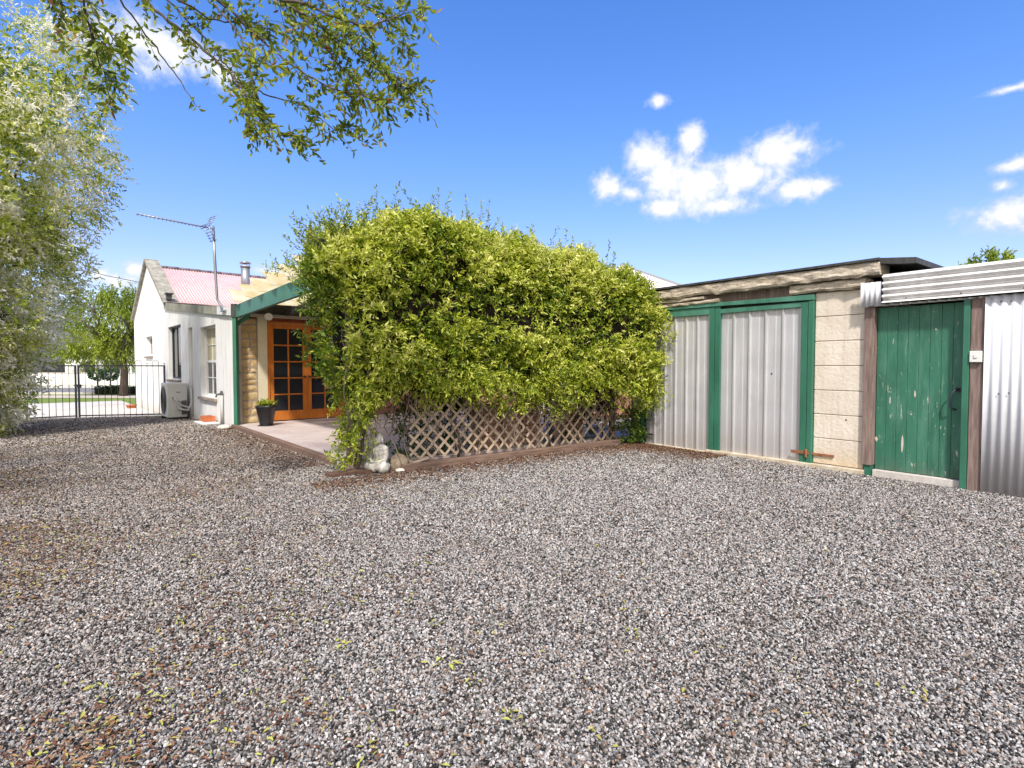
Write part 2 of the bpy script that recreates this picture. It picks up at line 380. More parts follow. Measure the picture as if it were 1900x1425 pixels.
gen = W_.node('ShaderNodeTexCoord').outputs['Generated']
blobs = [(1130,350,34,30),(1170,358,34,16),(1195,295,42,40),(1240,330,60,50),(1282,262,24,34),(1300,345,85,48),(1380,330,85,48),(1440,285,75,38),(1488,270,34,22),
 (1235,385,48,24),(1340,380,80,20),(1480,352,50,24),(1520,345,34,18),(1220,188,24,12),(1865,398,66,34),(1915,385,70,44),(1885,305,40,16),(1860,345,22,14),(1880,163,46,9),
 (245,70,70,55),(310,95,90,45),(395,125,50,40),(250,500,42,20),(215,520,50,28),(90,470,60,50),(520,505,50,10)]
acc = None
for px, py, rx, ry in blobs:
    r = ray(px, py); ln = r.length; d = r.normalized()
    e1 = Vector((0,0,1)).cross(d).normalized()
    # ellipse in direction space: distance = sqrt((h/rx)^2 + (v/ry)^2)
    sub = W_.node('ShaderNodeVectorMath', operation='SUBTRACT'); W_.l.new(gen, sub.inputs[0]); sub.inputs[1].default_value = d
    a, b = rx/1000/ln, ry/1000/ln
    dt = W_.node('ShaderNodeVectorMath', operation='DOT_PRODUCT'); W_.l.new(sub.outputs[0], dt.inputs[0]); dt.inputs[1].default_value = e1
    h2 = W_.math('POWER', W_.math('ABSOLUTE', W_.math('DIVIDE', dt.outputs['Value'], a)), 2)
    ds = W_.node('ShaderNodeVectorMath', operation='DOT_PRODUCT'); W_.l.new(sub.outputs[0], ds.inputs[0]); ds.inputs[1].default_value = d.cross(e1)
    v2 = W_.math('POWER', W_.math('ABSOLUTE', W_.math('DIVIDE', ds.outputs['Value'], b)), 2)
    dd = W_.node('ShaderNodeVectorMath', operation='DOT_PRODUCT'); W_.l.new(sub.outputs[0], dd.inputs[0]); dd.inputs[1].default_value = d
    far = W_.math('MULTIPLY', W_.math('ABSOLUTE', dd.outputs['Value']), 3)
    m = W_.math('SUBTRACT', 1.22, W_.math('ADD', W_.math('SQRT', W_.math('ADD', h2, v2)), far))
    acc = m if acc is None else W_.math('SMOOTH_MAX', acc, m, .25)
cn = W_.noise(16, 8, .62, gen, .4); cn2 = W_.noise(60, 6, .6, gen, .2)
fac = W_.math('ADD', acc, W_.math('ADD', W_.math('MULTIPLY', W_.math('SUBTRACT', cn,   .5), 2.3), W_.math('MULTIPLY', W_.math('SUBTRACT', cn2, .5), 1.1)))
mask = W_.ramp(fac, [(.0, 0), (.30, .25), (.70, .80), (1.15, .98)])
cloudcol = W_.mix(W_.ramp(fac, [(.4, 0), (1.7, 1)]), (2.7,3.0,3.6), (3.95,3.98,4.05))
fill_bank = W_.math('MULTIPLY', W_.ramp(W_.math('MULTIPLY', W_.sep(gen)[1], -1.0), [(.0, 0), (.25, 1)]), W_.ramp(W_.noise(2.6, 7, .6, gen, .5), [(.36, 0), (.52, 1)]))  # bright cloud bank behind the camera, out of view, added to lift the shadows
base = W_.mix(1.0, hs.outputs[0], W_.ramp(W_.sep(gen)[2], [(.0,(.74,.68,.88)),(.18,(.84,.71,.90)),(.35,(.74,.78,1.0)),(.7,(.54,.77,1.12))]), 'MULTIPLY')
W_.l.new(W_.mix(mask, W_.mix(fill_bank, base, (6.6,6.1,5.5)), cloudcol), bg.inputs['Color'])
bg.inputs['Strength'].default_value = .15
scn.view_settings.view_transform = 'Standard'; scn.view_settings.look = 'None'; scn.view_settings.gamma = 1; scn.view_settings.exposure = .85
scn.cycles.max_bounces = 8; scn.cycles.use_adaptive_sampling = True

# ------------------------------------------------------------------ frames
SHED_O = (2.34, 9.34, 0); SHED_R = R(-52.8)
HOUSE_O = (-6.045, 11.723, 0); HOUSE_R = R(-47.7)
TR_O = (-1.38, 6.84, 0); TR_R = R(36.34)
def loc(O, r, x, y, z=0):
    return Vector((O[0] + x*math.cos(r) - y*math.sin(r), O[1] + x*math.sin(r) + y*math.cos(r), z))
def to_local(O, r, X, Y):
    dx = X - O[0]; dy = Y - O[1]; return dx*math.cos(r) + dy*math.sin(r), -dx*math.sin(r) + dy*math.cos(r)

# ------------------------------------------------------------------ ground
def sheet(name, corners, nx, ny, dz, mat):
    a, b, c, d = [Vector(q) for q in corners]; vs = []; fs = []
    for j in range(ny+1):
        for i in range(nx+1):
            u = i/nx; v = j/ny; p = a*(1-u)*(1-v) + b*u*(1-v) + c*u*v + d*(1-u)*v
            vs.append((p.x, p.y, height(p.x, p.y) + dz))
    for j in range(ny):
        for i in range(nx):
            k = j*(nx+1)+i; fs.append((k, k+1, k+nx+2, k+nx+1))
    o = MB().add(vs, fs, True).build(name, mat); o['kind'] = 'structure'; return o
# one sheet to the horizon, with a finer strip where the ground falls
mb = MB(); xs = [-900,-60,-30,-15,0,15,60,900]; ys = [-300,-20,0] + [12+.5*i for i in range(13)] + [30,60,200,1400]
vs = [(x, y, height(x, y)-.008) for y in ys for x in xs]; nx = len(xs)
fs = [(j*nx+i, j*nx+i+1, (j+1)*nx+i+1, (j+1)*nx+i) for j in range(len(ys)-1) for i in range(nx-1)]
gr = mb.add(vs, fs, True).build('ground', M['grass']); gr['kind'] = 'structure'
sheet('gravel_yard', [(-16,-8),(14,-8),(14,19),(-16,19)], 30, 54, 0, m_gravel())
# driveway beyond the gate
g0 = loc(HOUSE_O, HOUSE_R, -7.25, -.02); gl = loc(HOUSE_O, HOUSE_R, -7.25, -9.5)
fr = loc(HOUSE_O, HOUSE_R, -18, -.02); fl = loc(HOUSE_O, HOUSE_R, -18, -9.5)
sheet('driveway', [gl.xy, g0.xy, fr.xy, fl.xy], 8, 8, .004, M['concrete'])
sheet('footpath', [(-50,27.2),(-4,27.2),(-4,29.6),(-50,29.6)], 2, 2, .004, mottled('pink_path', (.46,.38,.34),(.56,.49,.45), 1, .9))
sheet('road', [(-80,31),(0,31),(0,39),(-80,39)], 2, 2, .004, M['asphalt'])
sheet('far_path', [(-80,39.6),(0,39.6),(0,44),(-80,44)], 2, 2, .004, M['concrete'])
MB().box(-60,-2,30.85,31,-.3,-.14).build('kerb', M['concrete'])['kind'] = 'structure'

# ------------------------------------------------------------------ gravel stones (nobody could count them)
def gravel_stones():
    pts = []; sc = []
    def band(y0, y1, dens, s):
        area_w = 2.2*y1+4.0; n = int(dens*area_w*(y1-y0))
        Y = rng.uniform(y0, y1, n); X = rng.uniform(-area_w/2, area_w/2, n)
        k = np.abs(X) < 1.1*Y + 2.0
        lx, ly = (X-SHED_O[0])*math.cos(SHED_R)+(Y-SHED_O[1])*math.sin(SHED_R), -(X-SHED_O[0])*math.sin(SHED_R)+(Y-SHED_O[1])*math.cos(SHED_R)
        k &= ly < -.10
        tx, ty = (X-TR_O[0])*math.cos(TR_R)+(Y-TR_O[1])*math.sin(TR_R), -(X-TR_O[0])*math.sin(TR_R)+(Y-TR_O[1])*math.cos(TR_R)
        k &= ~((ty > -.04) & (X + .833*(Y-7.33) > -2.50))
        hx, hy = (X-HOUSE_O[0])*math.cos(HOUSE_R)+(Y-HOUSE_O[1])*math.sin(HOUSE_R), -(X-HOUSE_O[0])*math.sin(HOUSE_R)+(Y-HOUSE_O[1])*math.cos(HOUSE_R)
        k &= ~((hy > -.02) & (hx < .1)); k &= hx > -7.3
        Z = .002 + rng.random(n)**1.5*.010 - .25*sm(12,18,Y)
        pts.append(np.stack([X, Y, Z], 1)[k]); sc.append((s*(.62+.75*rng.random(n)))[k])
    band(1.0, 2.6, 17000, .0052); band(2.6, 4.2, 13500, .0058); band(4.2, 6.2, 9000, .0067); band(6.2, 9.0, 5200, .0083); band(9.0, 13, 2300, .0125); band(13, 18.5, 1500, .015)
    P = np.concatenate(pts); S = np.concatenate(sc)
    me = bpy.data.meshes.new('gravel'); me.vertices.add(len(P)); me.vertices.foreach_set('co', P.reshape(-1).astype(np.float32))
    at_ = me.attributes.new('size', 'FLOAT', 'POINT'); at_.data.foreach_set('value', S.astype(np.float32)); me.update()
    o = bpy.data.objects.new('gravel', me); col.objects.link(o); st = m_stone(); me.materials.append(st)
    ng = bpy.data.node_groups.new('scatter_stones', 'GeometryNodeTree')
    ng.interface.new_socket('Geometry', in_out='INPUT', socket_type='NodeSocketGeometry'); ng.interface.new_socket('Geometry', in_out='OUTPUT', socket_type='NodeSocketGeometry')
    N = ng.nodes; Lk = ng.links; gi = N.new('NodeGroupInput'); go = N.new('NodeGroupOutput')
    join = N.new('GeometryNodeGeometryToInstance')
    for i in range(5):
        ico = N.new('GeometryNodeMeshIcoSphere'); ico.inputs['Radius'].default_value = 1; ico.inputs['Subdivisions'].default_value = 2 if i < 2 else 1
        sp = N.new('GeometryNodeSetPosition'); Lk.new(ico.outputs['Mesh'], sp.inputs['Geometry'])
        no = N.new('ShaderNodeTexNoise'); no.noise_dimensions = '4D'; no.inputs['W'].default_value = i*3.7; no.inputs['Scale'].default_value = .9; no.inputs['Detail'].default_value = 2
        vm = N.new('ShaderNodeVectorMath'); vm.operation = 'SUBTRACT'; Lk.new(no.outputs['Color'], vm.inputs[0]); vm.inputs[1].default_value = (.5,.5,.5)
        v2 = N.new('ShaderNodeVectorMath'); v2.operation = 'SCALE'; v2.inputs['Scale'].default_value = 1.5; Lk.new(vm.outputs[0], v2.inputs[0]); Lk.new(v2.outputs[0], sp.inputs['Offset'])
        tf = N.new('GeometryNodeTransform'); tf.inputs['Scale'].default_value = (1.25, .9+.06*i, .62+.05*(i % 3)); Lk.new(sp.outputs[0], tf.inputs['Geometry'])
        sm_ = N.new('GeometryNodeSetMaterial'); sm_.inputs['Material'].default_value = st; Lk.new(tf.outputs[0], sm_.inputs['Geometry'])
        Lk.new(sm_.outputs[0], join.inputs[0])
    ip = N.new('GeometryNodeInstanceOnPoints'); Lk.new(gi.outputs[0], ip.inputs['Points']); Lk.new(join.outputs[0], ip.inputs['Instance']); ip.inputs['Pick Instance'].default_value = True
    ri = N.new('FunctionNodeRandomValue'); ri.data_type = 'INT'
    [s for s in ri.inputs if s.name == 'Max' and s.type == 'INT'][0].default_value = 4
    Lk.new([s for s in ri.outputs if s.type == 'INT'][0], ip.inputs['Instance Index'])
    rv = N.new('FunctionNodeRandomValue'); rv.data_type = 'FLOAT_VECTOR'
    [s for s in rv.inputs if s.name == 'Max' and s.type == 'VECTOR'][0].default_value = (1.2, 1.2, 6.28)
    Lk.new([s for s in rv.outputs if s.type == 'VECTOR'][0], ip.inputs['Rotation'])
    na = N.new('GeometryNodeInputNamedAttribute'); na.data_type = 'FLOAT'; na.inputs['Name'].default_value = 'size'
    Lk.new([s for s in na.outputs if s.type == 'VALUE'][0], ip.inputs['Scale'])
    Lk.new(ip.outputs[0], go.inputs[0])
    o.modifiers.new('scatter', 'NODES').node_group = ng
    tag(o, 'loose grey crushed gravel covering the yard', 'gravel', kind='stuff')
    print('stones', len(P))
gravel_stones()

# fallen leaves and bark litter
def litter(name, P, L, W, tint, label, cat):
    n = len(P); a = rng.uniform(0, 2*PI, n); D = np.stack([np.cos(a), np.sin(a), rng.uniform(-.15, .3, n)], 1)
    N_ = np.stack([rng.normal(0,.3,n), rng.normal(0,.3,n), np.ones(n)], 1)
    tag(leaf_mesh(name, P, D, N_, L, W, tint, M['litter']), label, cat, kind='stuff')
M['litter'] = m_chips()
n = 42000; Y = 1.3 + 10*rng.random(n)**1.2; X = Y*(-.98 + 1.9*rng.random(n)**1.9) + rng.normal(0,.25,n)
pp = np.stack([X, Y, np.full(n, .016)], 1); dens = nz(pp, 1.1)
keep = (rng.random(n) < np.clip(.34 + 1.7*dens, .03, 1)*np.clip(.75 - 1.0*(X/Y+.55), .10, 1)); keep &= np.array([to_local(SHED_O, SHED_R, x, y)[1] < -.15 for x, y in zip(X, Y)])
keep &= ~np.array([(lambda t: t[0] > -.9 and t[1] > -.1)(to_local(TR_O, TR_R, x, y)) for x, y in zip(X, Y)])
pp = pp[keep]; n = len(pp); pp[:,2] += rng.random(n)*.008
pp[:,2] += .004; tt = np.where(rng.random(n) < .22, rng.uniform(.72, 1, n), rng.uniform(.1, .65, n))
litter('fallen_leaves', pp, rng.uniform(.014,.036,n), rng.uniform(.006,.013,n), tt, 'small yellow and brown leaves fallen on the gravel', 'fallen leaves')
# a few small tufts of bigger yellow-green leaflets
cl = [];
for px, py in [(330,1160),(300,1305),(645,1205),(840,1235),(880,1270),(1178,1185),(950,1340),(1112,1370),(1700,1295),(455,965),(780,1050),(808,1170),(670,1120),(195,1275),(150,1280),(355,1040),(700,1390),(1170,1140),(60,1090)]:
    r = ray(px, py); k = -H/r.z
    for _ in range(random.randint(3, 8)): cl.append((r.x*k + random.gauss(0,.03), r.y*k + random.gauss(0,.03), .02 + random.random()*.01))
cl = np.array(cl); n = len(cl)
litter('leaf_clumps', cl, rng.uniform(.02,.04,n), rng.uniform(.009,.016,n), rng.uniform(.78,1,n), 'little clumps of fresh yellow green leaves lying on the gravel', 'fallen leaves')
B = []
for _ in range(17000):
    q = random.random()
    if q < .5: p = loc(TR_O, TR_R, random.uniform(-1.2, 4.4), -abs(random.gauss(0, .34)) - .06)
    elif q < .72: p = Vector((-5.95, 11.6, 0)).lerp(Vector((-2.4, 7.3, 0)), random.random()) + Vector((-.77,-.64,0))*(abs(random.gauss(0,.32))+.13)
    else: p = loc(SHED_O, SHED_R, random.uniform(-.1, 1.6), -abs(random.gauss(0,.45)) - .12)
    B.append((p.x, p.y, .015 + random.random()*.014 + height(p.x, p.y)))
B = np.array(B); n = len(B)
litter('bark_litter', B, rng.uniform(.012,.036,n), rng.uniform(.006,.014,n), rng.uniform(0,.66,n), 'red brown leaf and bark litter drifted along the timber edges', 'leaf litter')

# ------------------------------------------------------------------ HOUSE
house = tag(empty('white_house', HOUSE_O, HOUSE_R), 'white rendered cottage with a gabled end wall and faded pink iron roof', 'house')
holes = [(-11.05,-9.75,1.74,2.42),(-6.98,-5.62,.97,2.56),(-5.62,-5.22,.05,2.56),(-2.95,-1.45,.60,2.34),(-4.25,-3.78,.45,2.40)]
wb = MB(); wb.wall(-13.8, -.02, -.6, 2.45, [h if h[3] < 2.45 else (*h[:3], 2.45) for h in holes], 0, .25)
wall_rest = [(-13.8,2.45),(-7.0,2.45),(-7.0,3.25),(-7.15,3.3),(-10.4,5.05),(-13.8,3.25)]
wb.prism(wall_rest, 0, .25)
wb.prism([(-5.2,2.45),(-.02,2.45),(-.02,2.47),(-5.2,2.98)], 0, .25)
wb.prism([(-7.0,2.56),(-5.2,2.56),(-5.2,2.98),(-7.0,3.2)], 0, .25)
wall = wb.build('wall', M['render'], house)
MB().box(-4.25,-3.78,.07,.25,.45,2.40).build('blind_niche', mottled('niche_shade', (.56,.50,.46),(.66,.60,.56), 2, .9), house)  # darker pinkish colour paints the shade inside the recess
# corner pier, darker pinkish edge
MB().box(-.02,.10,.0,.13,-.2,2.5).build('corner_pier', mottled('corner_render', (.42,.34,.28),(.60,.52,.45), 4, .9), house)
def sash(x0, x1, z0, z1, cols, rows, yy, parent, name='window', fm=M['white'], fw=.045, sill=True, curtain=False):
    f = MB()
    f.box(x0,x1,yy,yy+.05,z0,z0+fw); f.box(x0,x1,yy,yy+.05,z1-fw,z1); f.box(x0,x0+fw,yy,yy+.05,z0+fw,z1-fw); f.box(x1-fw,x1,yy,yy+.05,z0+fw,z1-fw)
    wn = f.build(name, fm, parent); g = MB()
    bw = .018
    zs = [z0+fw + (z1-z0-2*fw)*i/rows for i in range(rows+1)]; xs_ = [x0+fw + (x1-x0-2*fw)*i/cols for i in range(cols+1)]
    for i, z in enumerate(zs[1:-1]):
        t = .03 if rows % 2 == 0 and i == rows//2-1 and rows > 2 else bw/2
        g.box(x0+fw, x1-fw, yy+.008, yy+.04, z-t, z+t)
    for x in xs_[1:-1]: g.box(x-bw/2, x+bw/2, yy+.012, yy+.036, z0+fw, z1-fw)
    if g.v: g.build('glazing_bars', fm, wn)
    MB().box(x0+fw, x1-fw, yy+.03, yy+.034, z0+fw, z1-fw).build('pane', M['glass'], wn)
    if curtain:
        c = MB(); n = 24; vs = []
        for i in range(n+1):
            x = x0+fw + (x1-x0-2*fw)*.62*i/n; y = yy+.024 + .003*math.sin(i*1.7)
            vs += [(x, y, z0+(z1-z0)*.52), (x, y, z1-fw)]
        c.add(vs, [(2*i,2*i+2,2*i+3,2*i+1) for i in range(n)], True).build('curtain', M['curtain'], wn)
    if sill:
        MB().prism([(x0-.06,z0-.10),(x1+.06,z0-.10),(x1+.06,z0-.03),(x0-.06,z0-.03)], -.07, yy+.02).build('sill', mottled('sill_stone', (.22,.18,.15),(.38,.33,.28), 8, .9), wn, .008)
    return wn
sash(-2.95,-1.45,.60,2.34,3,4,.14,house,curtain=True)
sash(-6.98,-5.62,.97,2.56,2,1,.10,house,fm=M['iron'])
sash(-11.05,-9.75,1.74,2.42,2,1,.12,house)
dr = MB().box(-5.62,-5.22,.10,.15,.05,2.56).build('side_door', M['glass'], house)
MB().box(-5.62,-5.57,.08,.10,.05,2.56).box(-5.27,-5.22,.08,.10,.05,2.56).box(-5.57,-5.27,.08,.10,1.0,1.06).box(-5.57,-5.27,.08,.10,2.5,2.56).build('door_frame', M['green'], dr)
# gable coping
cp = MB(); cp.bar((-7.02,.11,3.30),(-10.40,.11,5.14),.42,.10,(0,0,1)); cp.bar((-13.9,.11,3.22),(-10.40,.11,5.14),.42,.10,(0,0,1))
cp.build('gable_coping', mottled('grey_coping', (.20,.19,.16),(.42,.40,.34), 5, .95, .01, 30), house, 0, .01)
# main roof, corrugated, in two slopes running back along local y
def iron_slope(a, b, y0, y1, mat, name, parent, amp=.012, pitch=.09):
    """corrugated slope between ridge point a(x,z) and eave point b(x,z), ribs running down the slope"""
    n = int((y1-y0)/pitch*6); A = Vector((a[0],0,a[1])); Bv = Vector((b[0],0,b[1])); d = (Bv-A).normalized(); nr = Vector((-d.z,0,d.x)); nr = nr if nr.z > 0 else -nr
    vs = []
    for i in range(n+1):
        y = y0 + (y1-y0)*i/n; o = nr*(amp*math.cos(2*PI*(y-y0)/pitch)) + Vector((0,y,0)); vs += [A+o, Bv+o]
    k = len(vs); vs += [v - nr*.012 for v in vs]
    fs = [(2*i,2*i+1,2*i+3,2*i+2) for i in range(n)] + [(k+2*i,k+2*i+2,k+2*i+3,k+2*i+1) for i in range(n)] + [(2*i+1,k+2*i+1,k+2*i+3,2*i+3) for i in range(n)]
    fs += [(0,k,k+1,1),(2*n,2*n+1,k+2*n+1,k+2*n)]
    return MB().add(vs, fs, True).build(name, mat, parent)
roof = iron_slope((-10.4,4.93),(-7.05,3.30),.26,9.5,M['roof'],'roof',house)
iron_slope((-10.4,4.93),(-13.9,3.15),.26,9.5,M['roof'],'roof_slope',house)
rc = MB(); 
for i in range(26): rc.tube([(-10.4,.26+i*.355,4.95),(-10.4,.26+i*.355+.35,4.95)], .055+.006*(i%2), 8)
rc.build('ridge_cap', mottled('grey_ridge', (.12,.10,.11),(.22,.18,.19), 5, .8), roof)
iron_slope((-7.05,3.36),(.22,2.60),.0,8.2,M['roof'],'lean_to_roof',house)
# wall under the main eave behind the lean-to
MB().box(-7.1,-6.95,.26,9.4,2.5,3.24).build('eave_wall', M['render'], house)
fc = MB(); fc.prism([(-7.35,3.14),(.12,2.42),(.12,2.60),(-7.35,3.36)], -.05, -.01)
fas = fc.build('fascia', M['fascia'], house)
MB().prism([(-1.05,2.54),(.17,2.43),(.17,2.61),(-1.05,2.725)], -.062, -.052).build('white_fascia_end', M['white'], fas)
MB().box(-7.14,-6.98,-.02,.12,3.44,3.60).box(-7.2,-6.92,-.05,.16,3.60,3.64).box(-7.1,-7.02,0,.1,3.36,3.44).build('roof_vent', M['dark_iron'], house)
fl_ = MB(); fx, fy = -8.5, 2.72
fl_.tube([(fx,fy,3.95),(fx,fy,4.98)], .15, 18); fl_.tube([(fx,fy,4.96),(fx,fy,5.01)], .18, 18); fl_.tube([(fx,fy,5.10),(fx,fy,5.13)],.19,18,.19); fl_.ball((fx,fy,5.13),(.17,.17,.05))
for a in range(4): fl_.bar((fx+.14*math.cos(a*PI/2),fy+.14*math.sin(a*PI/2),4.98),(fx+.14*math.cos(a*PI/2),fy+.14*math.sin(a*PI/2),5.12),.02,.01,(0,1,0))
fl_.build('flue', M['steel'], roof)
# brick end wall with French doors: runs along local y, faces +x
bw_ = MB(); 
def swapped(b):  # box given as (y0,y1,z0,z1,x0,x1)
    y0,y1,z0,z1,x0,x1 = b; bw_.box(x0,x1,y0,y1,z0,z1)
swapped((2.50,9.4,-.1,2.62,-.25,-.02)); swapped((.25,.70,-.1,2.62,-.25,-.03)); swapped((.70,2.50,2.36,2.62,-.25,-.02))
bw_.build('brick_end_wall', M['red_wall'], house)
pier = MB()
zc = .05; i = 0
while zc < 2.38:
    hh = random.choice([.11,.155,.19]); hh = min(hh, 2.40-zc)
    y = .14
    while y < .485:
        ww = min(random.uniform(.17,.36), .485-y);  ww = .485-y if .485-y-ww < .08 else ww
        n = 6; vs = []; fs = []
        for a in range(n+1):
            for b in range(n+1):
                yy = y+.006+(ww-.012)*a/n; zz = zc+.006+(hh-.012)*b/n
                edge = min(a, n-a, b, n-b)
                dx = [0,.012,.018,.020][min(edge,3)] + (noise.noise(Vector((yy*9+i, zz*9, i*1.7)))*.018 if edge else 0)
                vs.append((.0+dx, yy, zz))
        fs = [(a*(n+1)+b, (a+1)*(n+1)+b, (a+1)*(n+1)+b+1, a*(n+1)+b+1) for a in range(n) for b in range(n)]
        pier.add(vs, fs, True); i += 1; y += ww
    zc += hh
pr = pier.build('stone_pier', M['stoneface'], house)
MB().box(-.03,.004,.14,.485,-.1,2.40).build('mortar_bed', M['mortar'], pr)
MB().box(-.03,.035,.49,.69,.05,2.44).build('cream_jamb', M['cream'], house, .004)
MB().box(-.02,.075,.13,3.2,2.44,2.55).build('cream_head_beam', M['cream'], house, .006)
MB().box(-.03,.035,.69,2.5,2.36,2.439).build('door_head', mottled('dark_red_head', (.14,.03,.015),(.24,.06,.02), 4, .5), house)
fdr = empty('french_doors', (0,0,0)); fdr.parent = house
ff = MB().box(-.06,.03,.695,.735,.09,2.36).box(-.06,.03,2.465,2.50,.09,2.36).box(-.06,.03,.735,2.465,2.31,2.359)
ff.build('frame', M['orange'], fdr, .003)
def leaf_door(y0, y1, knob_y):
    d = MB(); z0, z1 = .10, 2.305; st = .10; x0, x1 = -.045, .0
    d.box(x0,x1,y0,y0+st,z0,z1); d.box(x0,x1,y1-st,y1,z0,z1); d.box(x0,x1,y0+st,y1-st,z0,z0+.22); d.box(x0,x1,y0+st,y1-st,z1-.10,z1)
    lf = d.build('door_leaf', M['orange'], fdr, .003)
    g = MB(); zb, zt = z0+.22, z1-.10; ym = (y0+y1)/2
    g.box(-.034,-.006,ym-.016,ym+.016,zb,zt)
    for k in range(1,5):
        z = zb+(zt-zb)*k/5; g.box(-.032,-.008,y0+st,ym-.016,z-.015,z+.015); g.box(-.032,-.008,ym+.016,y1-st,z-.015,z+.015)
    g.build('glazing_bars', M['orange'], lf)
    MB().box(-.026,-.022,y0+st,y1-st,zb,zt).build('pane', M['glass'], lf)
    h = MB(); h.tube([(.0,knob_y,1.10),(.05,knob_y,1.10)],.012,8); s = -1 if knob_y > ym else 1
    h.tube([(.05,knob_y,1.10),(.052,knob_y+s*.11,1.10)],.009,8); h.tube([(.0,knob_y,1.10),(.006,knob_y,1.10)],.026,12)
    h.build('handle', M['iron'], lf)
leaf_door(.738, 1.598, 1.548); leaf_door(1.602, 2.462, 1.652)
# verandah at the street end
vr = empty('verandah', (0,0,0)); vr.parent = house
MB().prism([(-13.85,3.15),(-13.85,3.22),(-15.3,2.36),(-15.3,2.26)], .2, 5.0).build('verandah_roof', M['veranda'], vr)
for yy in (.3, 4.7):
    MB().box(-15.18,-15.06,yy-.06,yy+.06,-.25,2.30).box(-15.24,-15.0,yy-.12,yy+.12,-.3,.25).build('verandah_post', M['green'], vr)
MB().box(-15.2,-15.05,.36,4.6,2.06,2.28).build('verandah_beam', M['green'], vr)
lt = MB(); lt.tube([(.075,.72,2.50),(.14,.72,2.49)],.055,14); lt.tube([(.14,.72,2.49),(.24,.66,2.44)],[.045,.085],16); lt.ball((.17,.70,2.475),.06)
l_ = tag(empty('security_light', (0,0,0)), 'small round white light fixed above the orange glass doors', 'light'); l_.location = HOUSE_O; l_.rotation_euler = (0,0,HOUSE_R)
lt.build('lamp_head', M['white'], l_); MB().tube([(.062,.72,2.5),(.082,.72,2.5)],.075,16).build('base_plate', M['white'], l_)
sp = tag(empty('standpipe', HOUSE_O, HOUSE_R), 'thin grey pipe standing up the white wall beside the terracotta bricks', 'pipe')
MB().tube([(-.82,-.05,-.02),(-.82,-.05,.68)],.035,12).build('pipe', plain('grey_pvc', (.42,.42,.41), .6), sp)
MB().tube([(-.82,-.05,.62),(-.82,-.05,.76)],.03,10).tube([(-.82,-.05,.72),(-.82,-.15,.70),(-.82,-.17,.64)],.02,8).tube([(-.88,-.05,.77),(-.76,-.05,.77)],.012,8).build('tap', M['dark_iron'], sp)

# tv antenna
an = tag(empty('tv_antenna', (0,0,0)), 'tall bent mast with a long television aerial above the pink roof', 'antenna')
base = loc(HOUSE_O, HOUSE_R, -.25, -.075, 2.56)
zt = 4.46; mx = at(403, 555, 12.1); tp = at(396, 420, 12.1)
pth = [base, loc(HOUSE_O,HOUSE_R,-.55,-.09,2.58), at(416,574,12.1), at(408,565,12.1), mx, (mx+tp)/2 + Vector((-.012,0,0)), tp]
MB().tube(pth, .027, 10).build('mast', M['steel'], an)
b0 = tp + Vector((.02,0,-.06)); bd = Vector((-.80,-1.08,0)).normalized(); Lb = 1.5
sd = Vector((-bd.y, bd.x, 0))
MB().tube([b0, b0+bd*Lb], .014, 6).build('boom', M['steel'], an)
el = MB()
for i in range(17):
    p = b0 + bd*(.30 + (Lb-.32)*i/16); el.tube([p - sd*.06, p + sd*.06], .006, 5); el.tube([p+Vector((0,0,-.035)), p+Vector((0,0,.035))], .006, 5)
el.build('director_rods', M['steel'], an)
rf = MB(); q = b0 + bd*.05
for s in (-1, 1):
    for k in range(5):
        a = q + Vector((0,0,s*(.04+.055*k))) - bd*(.03+.028*k) + bd*.12; rf.tube([a - sd*.17, a + sd*.17], .008, 5)
    for e in (-.1,.1): rf.tube([q+bd*.12+sd*e, q + Vector((0,0,s*.28)) - bd*.03 + sd*e], .007, 5)
rf.build('reflector', M['steel'], an)
MB().tube([b0+bd*.24-sd*.10+Vector((0,0,.03)), b0+bd*.24+sd*.10+Vector((0,0,.03)), b0+bd*.24+sd*.10-Vector((0,0,.03)), b0+bd*.24-sd*.10-Vector((0,0,.03))], .008, 5).build('dipole', M['dark_iron'], an)
MB().tube([tp+Vector((.02,-.02,-.1)), (tp+mx)/2+Vector((.03,-.02,0)), mx+Vector((.025,-.02,0))], .006, 5).build('cable', M['black'], an)

# power line
tag(MB().tube([at(150,500,24), at(200,512,22.4), at(260,524,20.4)], .014, 6).build('power_line', M['dark_iron']), 'thin dark overhead wire running to the gable of the cottage', 'wire')

# ------------------------------------------------------------------ air conditioner
ac = tag(empty('air_conditioner', HOUSE_O, HOUSE_R), 'boxy off white air conditioner outdoor unit beside the gate', 'air conditioner')
bz = -.10
MB().box(-4.92,-4.02,-.56,-.10,bz+.07,bz+.99).build('casing', M['acbody'], ac, .02)
MB().box(-4.85,-4.75,-.58,-.08,bz-.04,bz+.07).box(-4.2,-4.1,-.58,-.08,bz-.04,bz+.07).build('feet', M['dark_iron'], ac)
gm = MB()
for k in range(5):
    rr = .07+.07*k; gm.tube([(-4.55+rr*math.cos(a*PI/14), -.574, bz+.52+rr*1.1*math.sin(a*PI/14)) for a in range(29)], .006, 5, cap=False)
gm.tube([(-4.55,-.562,bz+.52),(-4.55,-.568,bz+.52)], .37, 28)
gm.build('fan_grille', M['grille'], ac)
pm = MB(); 
pm.tube([(-4.0,-.42,bz+.62),(-3.9,-.40,bz+.55),(-3.86,-.30,bz+.42),(-3.84,-.12,bz+.34),(-3.83,-.03,bz+.36)], .022, 8)
pm.tube([(-4.0,-.34,bz+.36),(-3.88,-.30,bz+.30),(-3.82,-.12,bz+.26),(-3.80,-.03,bz+.5)], .028, 8)
pm.tube([(-3.82,-.04,bz+.1),(-3.82,-.04,bz+.85)], .03, 8)
pm.build('pipes', plain('pipe_lagging', (.50,.49,.46), .7), ac)
